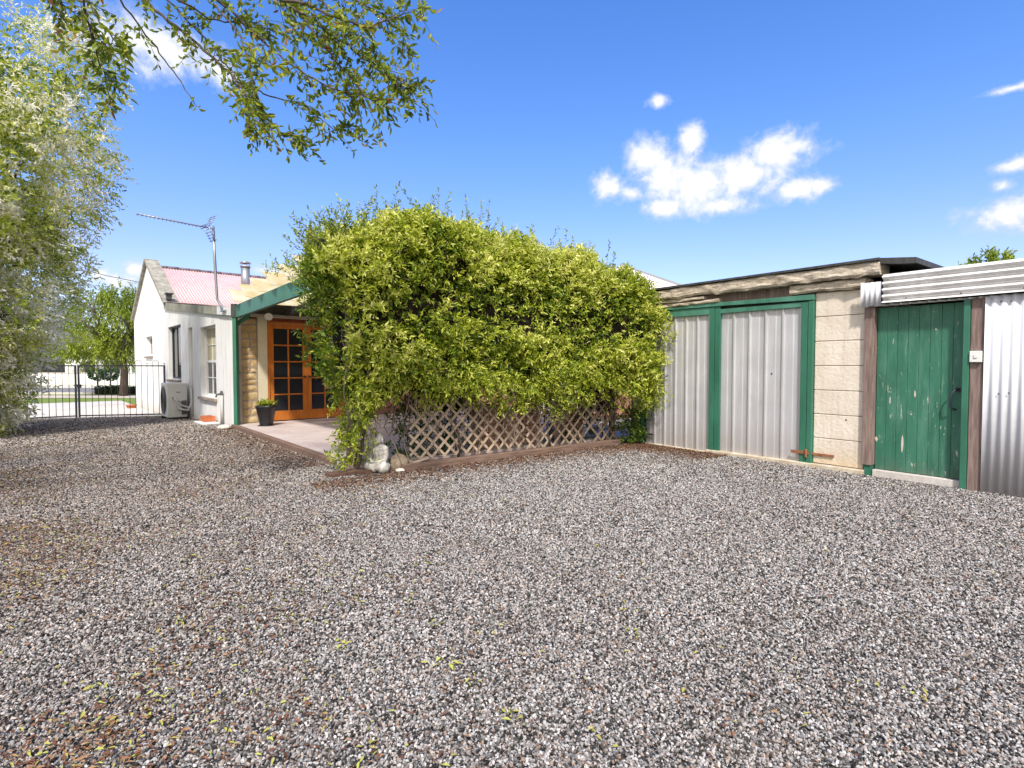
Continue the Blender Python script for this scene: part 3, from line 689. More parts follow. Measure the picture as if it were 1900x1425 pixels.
MB().box(-4.015,-3.985,-.24,-.12,bz+.15,bz+.52).build('valve_cover', M['grille'], ac, .006)
MB().box(-4.017,-4.008,-.40,-.26,bz+.28,bz+.37).build('rating_plate', M['white'], ac); MB().box(-4.017,-4.008,-.36,-.26,bz+.74,bz+.76).build('badge', M['grille'], ac)
MB().tube([(-4.0,-.45,bz+.60),(-3.99,-.14,bz+.38)], .01, 6).build('drain_hose', M['dark_iron'], ac)
# two concrete pads? one
tag(MB().box(-5.1,-3.9,-.68,-.04,bz-.12,bz-.04).build('paving_slab', M['concrete']), 'low concrete slab under the air conditioner', 'slab')
# terracotta bricks on a white tray
br = tag(empty('terracotta_bricks', HOUSE_O, HOUSE_R), 'orange terracotta trough standing on a white slab by the white wall', 'trough')
b_ = MB(); 
for (x0,x1,y0,y1,z0,z1) in ((-1.72,-1.30,-.30,-.27,.05,.17),(-1.72,-1.30,-.10,-.07,.05,.17),(-1.72,-1.69,-.27,-.10,.05,.17),(-1.33,-1.30,-.27,-.10,.05,.17),(-1.69,-1.33,-.27,-.10,.05,.10)): b_.box(x0,x1,y0,y1,z0,z1)
b_.build('trough', M['terracotta'], br); MB().box(-1.76,-1.0,-.42,-.05,-.02,.045).build('slab', M['white'], br, .006)
tc = tag(MB().tube([(0,0,0),(0,0,.10)],[.13,.17],18).tube([(0,0,.10),(0,0,.13)],.185,18).build('terracotta_saucer', M['terracotta']), 'shallow terracotta dish at the foot of the far end of the white wall', 'dish')
tc.location = loc(HOUSE_O, HOUSE_R, -12.2, -.35, -.25)

# ------------------------------------------------------------------ gate and fence
gate_a = Vector((-.74,-.673,0))
g_o = loc(HOUSE_O, HOUSE_R, -7.25, -.05)
GR = math.atan2(gate_a.y, gate_a.x)
def gate_leaf(x0, x1, hoops=True, spear=False, fixed=False):
    gp = loc((g_o.x,g_o.y), GR, x0, 0); zb = height(gp.x, gp.y)
    g = empty('gate' if not fixed else 'fence_panel', (gp.x, gp.y, 0), GR)
    L = x1-x0; z1 = 1.36; zl = zb+.07
    MB().bar((0,0,z1),(L,0,z1),.03,.035).build('top_rail', M['iron'], g); MB().bar((0,0,zl),(L,0,height(g_o.x,g_o.y-1)+.10),.03,.035).build('bottom_rail', M['iron'], g)
    n = max(2, round(L/.15))
    bars = MB()
    H0 = hoops
    for i in range(n+1):
        x = L*i/n; hoops = H0 and x < .98
        zt_ = z1 + (.10 if hoops and (i % 3 != 0) else .05 if hoops else 0)
        bars.tube([(x,0,zl-.02),(x,0,zt_)], .0085, 6)
        if hoops and i % 3 == 0: bars.ball((x,0,z1+.07), .019, 8, 6)
        if hoops and i % 3 == 1 and i+1 <= n:
            w_ = L/n; bars.tube([(x + w_/2 - w_/2*math.cos(a*PI/8), 0, z1+.10 + w_/2*math.sin(a*PI/8)) for a in range(9)], .0085, 6)
    bars.build('bars', M['iron'], g)
    MB().box(-.025,.025,-.025,.025,zl-.12,z1+.02).build('stile', M['iron'], g); MB().box(L-.025,L+.025,-.025,.025,zl-.12,z1+.02).build('stile', M['iron'], g)
    return g
gb = gate_leaf(.03, 2.15); tag(gb, 'black iron driveway gate with hoops and ball tips where it meets the white wall', 'gate')
MB().box(2.06,2.16,-.02,.02,.72,.82).tube([(2.02,-.02,.8),(2.24,-.04,.8)],.012,8).build('latch', M['iron'], gb)
gc = gate_leaf(2.22, 4.3, hoops=False); tag(gc, 'left hand black iron driveway gate running into the pale leafy tree', 'gate')
gpst = loc((g_o.x,g_o.y), GR, 4.4, 0)
tag(MB().box(-.05,.05,-.05,.05,-.3,1.5).build('gate_post', M['iron']), 'black iron gate post hidden beside the pale leafy tree', 'post').location = (gpst.x, gpst.y, 0)

# ------------------------------------------------------------------ PATIO
PN = Vector((-2.39, 7.33)); PF = Vector((-5.93, 11.58))
q1 = loc(HOUSE_O, HOUSE_R, .06, 9.3).xy; q2 = loc(SHED_O, SHED_R, .0, .3).xy; q3 = loc(TR_O, TR_R, 4.25, .30).xy; q0 = loc(HOUSE_O,HOUSE_R,.06,.0).xy
q4 = loc(TR_O, TR_R, -.55, .30).xy
pt = MB().slab([tuple(PN), tuple(q4), tuple(q3), tuple(q2), tuple(q1), tuple(q0), tuple(PF)], -.05, .085).build('patio', M['patio']); pt['kind'] = 'structure'
ed = MB(); dn = (PN-PF).normalized(); off = Vector((dn.y, -dn.x))*.06
ed.bar((PF.x+off.x, PF.y+off.y, .035), (PN.x+off.x, PN.y+off.y, .03), .10, .13)
tag(ed.build('edging_timber', M['sleeper'], None, .008, .012), 'dark timber edging along the pink patio by the gravel', 'timber edging')
k = MB(); k.box(-.02,4.05,-.0,.10,-.03,.085)
ks = tag(k.build('timber_sleeper', M['sleeper'], None, .01, .012), 'long weathered timber sleeper lying below the lattice', 'timber sleeper'); ks.location = TR_O; ks.rotation_euler = (0,0,TR_R)
sb = MB().box(-.9,4.3,.104,.296,-.04,.05).build('garden_bed', M['soil']); sb.location = TR_O; sb.rotation_euler = (0,0,TR_R); sb['kind'] = 'structure'

# ------------------------------------------------------------------ LATTICE
def lattice(x0, x1, z0, z1, yy, label, cut=0, seed=1):
    rnd = random.Random(seed); t = tag(empty('lattice_panel', TR_O, TR_R), label, 'lattice', 'timber lattice panels under the vine')
    for s, dy in ((1, 0), (-1, .010)):
        m = MB(); c = -3.0
        while c < (x1-x0)+3:
            # line z = z0 + s*(x - xs)
            xs0 = x0 + c; a = max(x0, xs0) if s > 0 else max(x0, xs0 - (z1-z0)); b = min(x1, xs0 + (z1-z0)) if s > 0 else min(x1, xs0)
            if b - a > .06:
                za = z0 + s*(a-xs0); zb_ = z0 + s*(b-xs0)
                if rnd.random() > .10:
                    j = rnd.uniform(-.012,.012); m.bar((a,yy+dy,za+j),(b,yy+dy,zb_+j),.008,.034,(0,0,1))
            c += .185 + rnd.uniform(-.01,.01)
        m.build('slats', M['lath'], t)
    return t
lattice(.18, 2.1, .10, .92, .20, 'weathered diamond lattice panel nearer the stone statue')
lattice(2.14, 4.2, .07, .88, .20, 'weathered diamond lattice panel nearer the metal garage doors', seed=5)
# ------------------------------------------------------------------ PERGOLA
pg = tag(empty('pergola', (0,0,0)), 'green timber pergola with cream louvre roof covered by the vine', 'pergola')
P0 = Vector((-5.88, 11.52)); P1 = Vector((-2.35, 7.38))
dd_ = (P1-P0).normalized(); nn_ = Vector((-dd_.y, dd_.x)); nn_ = nn_ if nn_.x > 0 else -nn_   # towards the patio
MB().bar((*P0, 2.50), (*P1, 2.62), .07, .26).build('edge_beam', M['green_soft'], pg, .004)
pc = P0 + dd_*.07
MB().box(pc.x-.075,pc.x+.0,pc.y-.05,pc.y+.05,.0,2.64).build('post', M['green'], pg)
MB().box(pc.x-.09,pc.x+.01,pc.y-.07,pc.y+.07,2.38,2.66).build('beam_end_block', M['dark_iron'], pg)
p1 = loc(TR_O,TR_R,-.55,.36); MB().box(p1.x-.05,p1.x+.05,p1.y-.05,p1.y+.05,.05,2.6).build('post', M['post'], pg)
for xx in (1.3, 2.9, 4.2):
    p1 = loc(TR_O,TR_R,xx,.36); MB().box(p1.x-.05,p1.x+.05,p1.y-.05,p1.y+.05,.05,2.6).build('post', M['post'], pg)
a = loc(TR_O,TR_R,-.95,.34,2.80); b = loc(TR_O,TR_R,4.3,.34,2.70); MB().bar(a,b,.06,.16).build('front_beam', M['dark_iron'], pg)
# header beam against the house and rafters
ha = loc(HOUSE_O,HOUSE_R,.20,.15,2.66); hb = loc(HOUSE_O,HOUSE_R,.20,8,2.66); MB().bar(ha,hb,.05,.32).build('header_beam', M['black'], pg)
for i in range(1, 7):
    f = i/7; s0 = P0 + (loc(HOUSE_O,HOUSE_R,.3,7.5).xy-P0)*f; e0 = P1 + (loc(TR_O,TR_R,4.2,.4).xy-P1)*f
    MB().bar((*s0, 2.55),(*e0, 2.60),.045,.14).build('rafter', M['dark_iron'] if i < 3 else M['post'], pg)
for i in range(7):
    c0 = P0 + dd_*(.42 + .80*i); zz = 2.645 + .023*.8*i + .01
    v = []
    lo = (dd_*.12, 0.0); hi = (-dd_*.42, .30)
    st = -nn_*.14; en = nn_*4.6
    th = Vector((0,0,.018))
    for q, dz in (lo, hi):
        for e in (st, en):
            p = c0 + q + e; v.append(Vector((p.x, p.y, zz+dz)))
    v2 = v + [x + th for x in v]
    MB().add(v2, [(0,2,3,1),(4,5,7,6),(0,1,5,4),(2,6,7,3),(0,4,6,2),(1,3,7,5)]).build('louvre_blade', M['louvre'], pg)
dp = tag(empty('downpipe', (0,0,0)), 'dark green downpipe with an elbow at the corner beside the pergola post', 'downpipe')
c = loc(HOUSE_O,HOUSE_R,.17,.02)
MB().tube([(c.x+.26,c.y+.06,2.46),(c.x+.20,c.y+.04,2.40),(c.x+.04,c.y,2.28),(c.x,c.y-.01,2.20),(c.x,c.y-.01,2.05),(c.x,c.y-.01,.09)], .042, 14).build('pipe', M['green'], dp)
MB().box(c.x-.055,c.x+.055,c.y-.06,c.y+.05,1.2,1.23).build('bracket', M['green'], dp)
r_ = MB().ball((0,0,0),(.16,.11,.06),14,9).build('edge_stone', M['pale_rock'], None, 0, .03); r_.location = (-6.1, 11.38, .04); tag(r_, 'flat pale stone at the far end of the patio edging', 'stone')

# ------------------------------------------------------------------ pot plant
pp_ = tag(empty('potted_plant', (-5.22, 11.42, .085)), 'black glazed pot with a small green plant by the orange doors', 'potted plant')
m = MB(); 
def rr_ring(w, z, n=24, e=4.0):
    out = []
    for k in range(n):
        a = 2*PI*k/n; cx_, sx_ = math.cos(a), math.sin(a); f = (abs(cx_)**e + abs(sx_)**e)**(-1/e); out.append((w*f*cx_, w*f*sx_, z))
    return out
rings = [rr_ring(.11,0), rr_ring(.115,.02), rr_ring(.175,.38), rr_ring(.185,.39), rr_ring(.185,.43), rr_ring(.165,.43), rr_ring(.155,.36)]
vs = [p for r in rings for p in r]; n = 24
fs = [(j*n+i, j*n+(i+1)%n, (j+1)*n+(i+1)%n, (j+1)*n+i) for j in range(len(rings)-1) for i in range(n)] + [tuple(reversed(range(n))), tuple((len(rings)-1)*n+i for i in range(n))]
m.add(vs, fs, True).build('pot', M['black'], pp_)
MB().tube([(0,0,-.0),(0,0,.012)],.17,20).build('saucer', M['black'], pp_)
k = 60; Bp = np.stack([rng.uniform(-.1,.1,k), rng.uniform(-.1,.1,k), np.full(k,.38)],1); Dp = np.stack([rng.normal(0,.5,k), rng.normal(0,.5,k), np.ones(k)],1)
leaf_mesh('foliage', *sprigs(Bp, Dp, rng.uniform(.08,.2,k), 7, .06, .025, tint0=np.full(k,.4)), M['vine'], pp_)

# ------------------------------------------------------------------ SHED
shed = tag(empty('garage_shed', SHED_O, SHED_R), 'old cream block shed with twin grey metal doors in green frames', 'shed')
bl = MB(); z = .06
def course(x0, x1, z0, z1):
    bl.box(x0, x1, 0.0, .2, z0+.004, z1-.004)
zs = [.06,.40,.715,1.03,1.35,1.67,1.99,2.30]
for i, (a, b) in enumerate(zip(zs[:-1], zs[1:])): course(2.76, 3.352, a, b)
bl.build('block_wall', M['blocks'], shed, .006)
MB().box(2.765,3.34,.012,.19,.04,2.33).build('mortar_joints', M['mortar'], shed)
MB().box(-.35,-.12,.0,.2,-.02,2.4).build('corner_pier', M['blocks'], shed, .006)
MB().box(-.35,7.4,3.4,3.6,-.02,2.61).box(-.35,-.15,.2,3.4,-.02,2.61).box(7.2,7.4,.2,3.4,-.02,2.2).build('rear_walls', M['blocks'], shed)
ft = MB(); ft.box(1.2,3.38,-.09,.0,-.05,.055); ft.box(-.1,1.2,-.05,.0,-.05,.02); ft.build('footing', M['footing'], shed, .012, .012)
# crusted cornice above the doors, layered and broken along its lower edge
def crust(x0, x1, z0, z1, y0, y1, rag, seed, name='cornice'):
    n = int((x1-x0)/.03); vs = []; rows = 5
    for i in range(n+1):
        x = x0+(x1-x0)*i/n
        lo = z0 + (noise.noise(Vector((x*2.3, seed, 0))) + .6*noise.noise(Vector((x*9, seed, 3))))*rag
        hi = z1 + noise.noise(Vector((x*1.7, seed, 9)))*.012
        for j in range(rows+1):
            t = j/rows; z = lo+(hi-lo)*t; y = y0 + noise.noise(Vector((x*7, z*16, seed)))*.022 + (.02 if j in (0, rows) else 0)
            vs.append((x, y, z))
        vs.append((x, y1, hi)); vs.append((x, y1, lo))
    k = rows+3; fs = []
    for i in range(n):
        for j in range(k): a = i*k+j; b = i*k+(j+1) % k; fs.append((a, a+k, b+k, b))
    fs.append(tuple(reversed(range(k)))[::-1]); fs.append(tuple(n*k+j for j in reversed(range(k))))
    return MB().add(vs, fs).build(name, M['crust'], shed)
crust(-.25, 3.53, 2.44, 2.60, -.13, .18, .035, 1.0)
crust(-.2, 1.15, 2.38, 2.43, -.10, .18, .02, 4.0, 'cornice_layer'); crust(-.2, 1.4, 2.31, 2.365, -.085, .18, .02, 7.0, 'cornice_layer')
crust(2.45, 3.36, 2.31, 2.43, -.075, .19, .03, 12.0, 'cornice_layer')
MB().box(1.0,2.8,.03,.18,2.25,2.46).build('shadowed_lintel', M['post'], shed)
# roof sheet, curled at the right end
rv = MB(); rv.prism([(-.3,2.615),(3.53,2.605),(3.53,2.635),(-.3,2.645)], -.15, 3.7)
rv.prism([(3.53,2.565),(3.75,2.53),(3.89,2.52),(3.89,2.585),(3.53,2.632)], -.12, 3.6)
rv.build('roof', M['dark_iron'], shed)
# ribbed sheet doors
def ribbed(x0, x1, z0, z1, y, name, parent, n):
    w_ = (x1-x0)/n; prof = []
    for i in range(n):
        a = x0+i*w_; prof += [(a, y), (a+w_*.42, y), (a+w_*.42+.012, y+.004), (a+w_*.55, y+.004), (a+w_-.045, y), (a+w_-.036, y-.024), (a+w_-.014, y-.024), (a+w_-.006, y)]
    prof.append((x1, y)); vs = []
    for x, yy in prof: vs += [(x, yy, z0), (x, yy, z1)]
    k = len(vs); vs += [(v[0], v[1]+.003, v[2]) for v in vs]; m_ = len(prof)-1
    fs = [(2*i,2*i+2,2*i+3,2*i+1) for i in range(m_)] + [(k+2*i,k+2*i+1,k+2*i+3,k+2*i+2) for i in range(m_)]
    fs += [(2*i,k+2*i,k+2*i+2,2*i+2) for i in range(m_)] + [(2*i+1,2*i+3,k+2*i+3,k+2*i+1) for i in range(m_)]
    return MB().add(vs, fs).build(name, M['zinc'], parent)
def garage_leaf(x0, x1, n, edge):
    d = empty('garage_door', (0,0,0)); d.parent = shed
    ribbed(x0, x1, .02, 2.15, -.005, 'metal_sheet', d, n)
    MB().box(x0-.03,x1+.03,.03,.06,.02,2.30).build('door_back', M['dark_iron'], d)
    return d
gl_ = garage_leaf(.0, 1.235, 6, 0); gr_ = garage_leaf(1.405, 2.615, 5, 1)
MB().box(1.23,1.315,-.055,-.012,.0,2.25).build('stile', M['green'], gl_, .004)
MB().box(1.322,1.41,-.05,-.012,.0,2.25).build('stile', M['green'], gr_, .004)
MB().box(2.60,2.685,-.055,-.012,.01,2.20).build('stile', M['green'], gr_, .004)
MB().prism([(-.04,2.155),(1.228,2.14),(1.228,2.25),(-.04,2.27)], -.05, -.012).build('top_rail', M['green_soft'], gl_, .003)
MB().prism([(1.412,2.14),(2.598,2.135),(2.598,2.20),(1.412,2.205)], -.05, -.012).build('top_rail', M['green_soft'], gr_, .003)
MB().prism([(-.08,2.275),(1.32,2.255),(2.76,2.215),(2.76,2.285),(1.3,2.31),(-.08,2.30)], -.07, .03).build('lintel', M['green_soft'], shed, .004)
MB().box(2.692,2.755,-.06,.02,.02,2.21).build('door_post', M['green'], shed, .004); MB().box(-.11,-.05,-.06,.02,.0,2.27).build('door_post', M['green'], shed, .004)
MB().box(2.50,2.73,-.07,-.056,.17,.21).box(2.73,3.02,-.022,-.002,.165,.195).tube([(2.70,-.075,.13),(2.70,-.075,.24)],.016,8).build('hinge', M['rust'], gr_, .002)
MB().box(-.02,.16,-.045,-.03,.16,.19).build('hinge', M['dark_iron'], gl_)
# green plank door and its surround
gd = empty('plank_door', (0,0,0)); gd.parent = shed
pl = MB(); n = 8; x0, x1 = 3.462, 4.31
for i in range(n):
    a = x0+(x1-x0)*i/n; b = x0+(x1-x0)*(i+1)/n; zt_ = 2.05
    pl.box(a+.0012, b-.0012, .05, .085, .085, zt_)
pl.build('planks', M['green_chip'], gd, .003); MB().box(x0,x1,.07,.09,.085,2.05).build('ledge', M['green'], gd)
chm = NT('bare_timber_chip'); chm.color((.55,.46,.40)); chm.rough(.9)
ch = MB(); 
for (cx_, cz_, w2, h2) in ((3.745,.42,.012,.115),(3.475,.45,.018,.03),(3.61,.93,.008,.05),(3.86,1.02,.009,.04)):
    k = 9; ch = MB(); ch.add([(cx_+w2*math.cos(2*PI*q/k)*random.uniform(.6,1.2), .0486, cz_+h2*math.sin(2*PI*q/k)*random.uniform(.7,1.1)) for q in range(k)] , [tuple(range(k))]); ch.build('paint_chip', chm.m, gd)
hd = MB(); hd.tube([(4.268,.05,1.085),(4.262,.0,1.09),(4.225,-.03,1.06),(4.208,-.035,.98),(4.215,-.03,.90),(4.235,.0,.865),(4.24,.05,.86)], .009, 8); hd.box(4.24,4.30,.035,.05,1.06,1.11)
hd.build('pull_handle', M['iron'], gd)
MB().box(3.352,3.456,-.05,.12,.13,2.06).build('timber_post', M['post'], shed, .004)
MB().box(3.37,3.45,-.03,.12,-.02,.128).build('post_foot', M['green'], shed)
MB().box(4.315,4.372,-.075,.12,-.01,2.06).build('green_jamb', M['green'], shed, .004)
MB().box(4.376,4.49,-.055,.12,-.01,2.07).build('timber_post', M['post'], shed, .004)
MB().box(3.458,4.314,-.02,.12,-.03,.078).build('threshold', M['concrete'], shed, .006)
MB().corr(3.335,3.55,2.065,2.35,-.125,.055,.006).build('iron_offcut', M['white_iron'], shed)
MB().corr(3.555,7.4,2.095,2.435,-.10,.0765,.026,True).build('iron_fascia', M['galv'], shed)
MB().corr(3.46,7.4,2.063,2.088,-.045,.09,.02).build('iron_flashing', M['galv'], shed)
MB().corr(4.495,7.4,-.03,2.078,-.068,.0765,.010).build('corrugated_wall', M['white_iron'], shed)
MB().box(3.56,7.4,-.07,3.5,2.14,2.40).build('roof_framing', M['dark_iron'], shed)
nl = MB()
for x in (4.62, 4.70, 5.0): 
    for z in (2.0, 1.05): MB().ball((x, -.079, z+.02*random.random()), .008, 6, 5).build('nail', M['dark_iron'], shed)
for x in (3.8,4.3,4.8): MB().ball((x,-.12,2.13), .008, 6, 5).build('nail', M['dark_iron'], shed)
MB().tube([(2.19,-.012,1.24),(2.19,-.006,1.24)],.011,10).build('bolt_hole', M['black'], shed); MB().tube([(3.15,-.003,.66),(3.15,.002,.66)],.010,10).build('bolt_hole', M['black'], shed)
sw = tag(empty('switch_box', SHED_O, SHED_R), 'small white electrical switch box on the weathered post beside the green door', 'switch box')
MB().box(4.378,4.482,-.095,-.056,1.385,1.505).build('casing', M['white'], sw, .006); MB().box(4.415,4.445,-.103,-.096,1.43,1.465).build('switch', M['acbody'], sw, .002)

# ------------------------------------------------------------------ neighbouring roof behind the shed
nb = tag(empty('rear_outbuilding', (0,0,0)), 'pale roofed building just showing between the vine and the shed roof', 'building')
ra = at(1150,492,17); rb = at(1285,538,17)
bx = [ra + Vector((0,0,0)), rb, rb + Vector((2.2,3.5,-.0)), ra + Vector((1.0,4,0))]
rm = MB(); th = Vector((0,0,.05)); ea = Vector((ra.x-1.2, 15.4, ra.z-1.25)); eb = Vector((rb.x+.2, 15.6, rb.z-.55))
rm.add([ra, rb, eb, ea, ra-th, rb-th, eb-th, ea-th], [(0,3,2,1),(4,5,6,7),(3,7,6,2),(1,2,6,5),(0,1,5,4),(0,4,7,3)])
rc2 = Vector((rb.x+.6,20,rb.z-.6)); rd = Vector((ra.x-1.2,20.5,ra.z-.8)); rm.add([ra, rb, rc2, rd, ra-th, rb-th, rc2-th, rd-th], [(0,1,2,3),(7,6,5,4),(2,6,7,3)])
rfn = rm.build('roof', m_sheet('pale_pink_iron', (.66,.58,.58),(.76,.70,.70), False, .5, .0), nb)
MB().bar(ra+Vector((0,0,.02)), rb+Vector((0,0,.02)), .10, .05).build('roof_ridge', M['steel'], rfn)
MB().bar(ra.lerp(ea,.45)+Vector((.0,0,.03)), rb.lerp(eb,.9)+Vector((0,0,.03)), .05, .03).build('flashing', M['steel'], rfn)
MB().box(ra.x-1.0, rb.x+.1, 15.7, 20, -.3, 2.9).build('wall', M['red_wall'], nb)

# ------------------------------------------------------------------ statue and rocks
def statue():
    t = tag(empty('garden_statue', (-1.70, 6.85, 0)), 'white weathered stone figure sitting cross legged by the patio corner', 'statue')
    m = MB(); Rz = lambda a: Matrix.Rotation(a, 3, 'Z')
    m.ball((0,0,.075),(.15,.12,.075)); m.ball((-.10,-.045,.075),(.085,.075,.070)); m.ball((.10,-.045,.075),(.085,.075,.070))
    m.tube([(-.13,-.03,.09),(-.08,-.10,.075),(.05,-.125,.06)],[.062,.052,.03],12); m.tube([(.13,-.03,.09),(.08,-.09,.09),(-.04,-.115,.085)],[.062,.052,.03],12)
    m.tube([(0,.01,.08),(0,.012,.17),(0,.01,.24),(0,.012,.29),(0,.01,.315)],[.10,.076,.088,.085,.05],16)
    m.tube([(-.07,.01,.295),(.07,.01,.295)],[.045,.045],12); m.ball((-.085,.01,.285),.042); m.ball((.085,.01,.285),.042)
    for s in (-1,1):
        m.tube([(s*.088,.01,.285),(s*.112,.0,.22),(s*.108,-.02,.165)],[.036,.032,.028],10)
        m.tube([(s*.108,-.02,.165),(s*.075,-.085,.145),(s*.02,-.105,.138)],[.028,.023,.019],10); m.ball((s*.108,-.02,.165),.028)
        for q in range(4): m.tube([(s*.02,-.095-.01*q,.145),(-s*.025,-.10-.009*q,.150)],[.008,.006],6)
    m.ball((0,-.102,.138),(.038,.03,.016))
    m.tube([(0,.01,.30),(0,.004,.35)],[.032,.03],12)
    m.ball((0,-.004,.395),(.050,.055,.062),18,12); m.ball((0,.002,.455),(.026,.026,.026)); m.ball((0,.002,.478),(.012,.012,.018))
    for s in (-1,1): m.ball((s*.051,.002,.385),(.009,.014,.030)); m.ball((s*.02,-.052,.402),(.012,.006,.005))
    m.ball((0,-.058,.39),(.009,.012,.016)); m.ball((0,-.053,.368),(.016,.007,.005))
    o = m.build('figure', M['statue'], t); r = o.modifiers.new('merge', 'REMESH'); r.mode = 'VOXEL'; r.voxel_size = .0042; r.use_smooth_shade = True
    s_ = o.modifiers.new('soften', 'SMOOTH'); s_.factor = .5; s_.iterations = 1
    t.rotation_euler = (R(4), R(5), R(-28)); t.scale = (1.04,1.04,1.06)
statue()
def rock(name, loc_, r, mat, label, seed):
    m = MB().ball((0,0,0), r, 20, 14); m.v = [tuple(Vector(p)*(1+.28*noise.noise(Vector(p)*7+Vector((seed,0,0)))+.12*noise.noise(Vector(p)*18))) for p in m.v]
    o = m.build(name, mat); o.location = loc_; tag(o, label, 'rock'); return o
rock('garden_rock', (-1.47,6.95,.09), (.13,.11,.13), M['rock'], 'rounded brown rock just right of the stone statue', 1)
rock('garden_rock', (-1.43,6.83,.015), (.06,.035,.03), M['pale_rock'], 'small white stone at the left end of the timber sleeper', 3)
rock('garden_rock', (-2.02,6.98,.01), (.07,.05,.03), M['rock'], 'small flat brown stone left of the statue', 5)
k = MB(); k.bar((0,0,0),(.30,.10,.09),.03,.03)
o = k.build('timber_offcut', M['lath'], None, .003); o.location = (-1.40,6.97,.05); tag(o, 'short pale broken stick leaning over the end of the sleeper', 'stick')
# clutter seen through the lattice: stacked pavers on the patio
pv = tag(empty('paver_stack', (0,0,0)), 'reddish pavers stacked on the patio behind the lattice', 'pavers')
for x, hgt in ((1.5,.72),(1.92,.66),(2.34,.78),(3.3,.6)):
    m = MB(); zz = .09
    while zz < hgt: m.box(x+random.uniform(-.02,.02), x+.38, .55, .80, zz, zz+.055); zz += .06
    o = m.build('paver_pile', mottled('paver_red',(.40,.22,.16),(.55,.34,.27),6,.9), pv, .004)
pv.location = TR_O; pv.rotation_euler = (0,0,TR_R)

# ------------------------------------------------------------------ CLIMBING VINE
vine = tag(empty('climbing_vine', TR_O, TR_R), 'huge bushy yellow green climber smothering the pergola and lattice', 'climber')
def vine_shape(n, shrink=0.0):
    """points on the vine's rounded-box skin in trellis axes, with outward normals"""
    x = rng.uniform(-1.0, 4.36, n); t = rng.uniform(-.26, 1.12, n)*PI      # 0 = front ... pi/2 = top ... pi = back
    return skin(x, t, shrink)
def skin(x, t, shrink=0.0):
    yf = np.interp(x, [-1.0,-.6,.5,2,3.2,4.0,4.36],[.0,-.15,-.22,-.25,-.36,-.78,-.72]); yb = np.interp(x, [-1,-.3,4.4],[1.0,1.9,1.9])
    zt = np.interp(x, [-1.0,-.8,-.3,.1,.45,.8,1.3,1.9,2.6,3.3,3.9,4.36],[2.75,2.95,3.15,3.40,3.50,3.42,3.32,3.30,3.24,3.18,3.02,2.55])
    zb = np.interp(x, [-1.0,-.72,-.55,-.2,.15,.5,1.2,2.4,3.3,3.9,4.1,4.36],[1.0,.50,.50,.80,.86,.88,.80,.74,.86,.72,.58,.75])
    yc = (yf+yb)/2; zc = zb + (zt-zb)*.5; ry = (yb-yf)/2 - shrink; rz = (zt-zb)/2 - shrink*.9
    c, s = np.cos(t), np.sin(t); e = 2/3.4
    y = yc - ry*np.sign(c)*np.abs(c)**e; z = zc + rz*np.sign(s)*np.abs(s)**e
    nrm = np.stack([np.zeros_like(x), -np.sign(c)*np.abs(c)**(2-e)/np.maximum(ry,.1), np.sign(s)*np.abs(s)**(2-e)/np.maximum(rz,.1)], 1)
    nrm[:,0] += np.where(x < -.7, -(.9)*(-.7-x)/.3, 0) + np.where(x > 4.0, .8*(x-4.0)/.36, 0)
    return np.stack([x, y, z], 1), norm(nrm)
# solid near-black core, painting the shade between the leaves
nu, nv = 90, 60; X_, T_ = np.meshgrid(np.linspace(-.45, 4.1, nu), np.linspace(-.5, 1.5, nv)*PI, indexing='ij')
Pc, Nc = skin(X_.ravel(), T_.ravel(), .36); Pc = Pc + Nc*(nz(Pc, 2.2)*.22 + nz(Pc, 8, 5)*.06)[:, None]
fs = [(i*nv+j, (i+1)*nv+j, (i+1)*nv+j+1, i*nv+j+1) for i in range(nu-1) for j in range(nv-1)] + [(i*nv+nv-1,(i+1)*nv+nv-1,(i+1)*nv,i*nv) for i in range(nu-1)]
mk = np.interp(Pc[:,0], [-.5,.0,1.3,1.6,2.3,2.7,4.2],[0,.75,.75,.1,.1,.5,.5])*np.clip((1.25-Pc[:,2])/.4,0,1); Pc[:,2] -= mk*.75; Pc[:,1] = np.where(mk > 0, np.maximum(Pc[:,1], .34+.05*np.sin(Pc[:,0]*9)), Pc[:,1])  # core drawn down behind the lattice to darken the view through it
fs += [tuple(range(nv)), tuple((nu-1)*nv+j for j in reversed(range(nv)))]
MB().add([tuple(p) for p in Pc], fs, True).build('shade_core', M['core'], vine)
n = 17000; P, Nn = vine_shape(n)
lump = nz(P, 1.5)*.20 + nz(P, 4.5, 7)*.12; dens = nz(P, 2.6, 30)
P = P + Nn*(lump - .05 - rng.random(n)**1.3*.32)[:, None]
keep = rng.random(n) < np.clip(.95 + dens*1.3, .42, 1); keep &= ~((P[:,1] > 1.3) & (rng.random(n) < .6))
P, Nn, lump = P[keep], Nn[keep], lump[keep]
P[:,0] += np.where((P[:,0] < -.35) & (P[:,2] < 2.5), (-.35-P[:,0])*np.clip(.62-(P[:,2]-1.0)*.25,.28,.62), 0)
Dr = Nn + rng.normal(0,.55,P.shape) + np.array([0,0,.25]); 
side = P[:,2] < 1.3; Dr[side,2] -= .7
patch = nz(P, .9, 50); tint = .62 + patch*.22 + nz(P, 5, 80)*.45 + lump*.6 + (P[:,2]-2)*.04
Lf = sprigs(P, Dr, rng.uniform(.08,.19,len(P)), 9, .064, .022, tint0=tint)
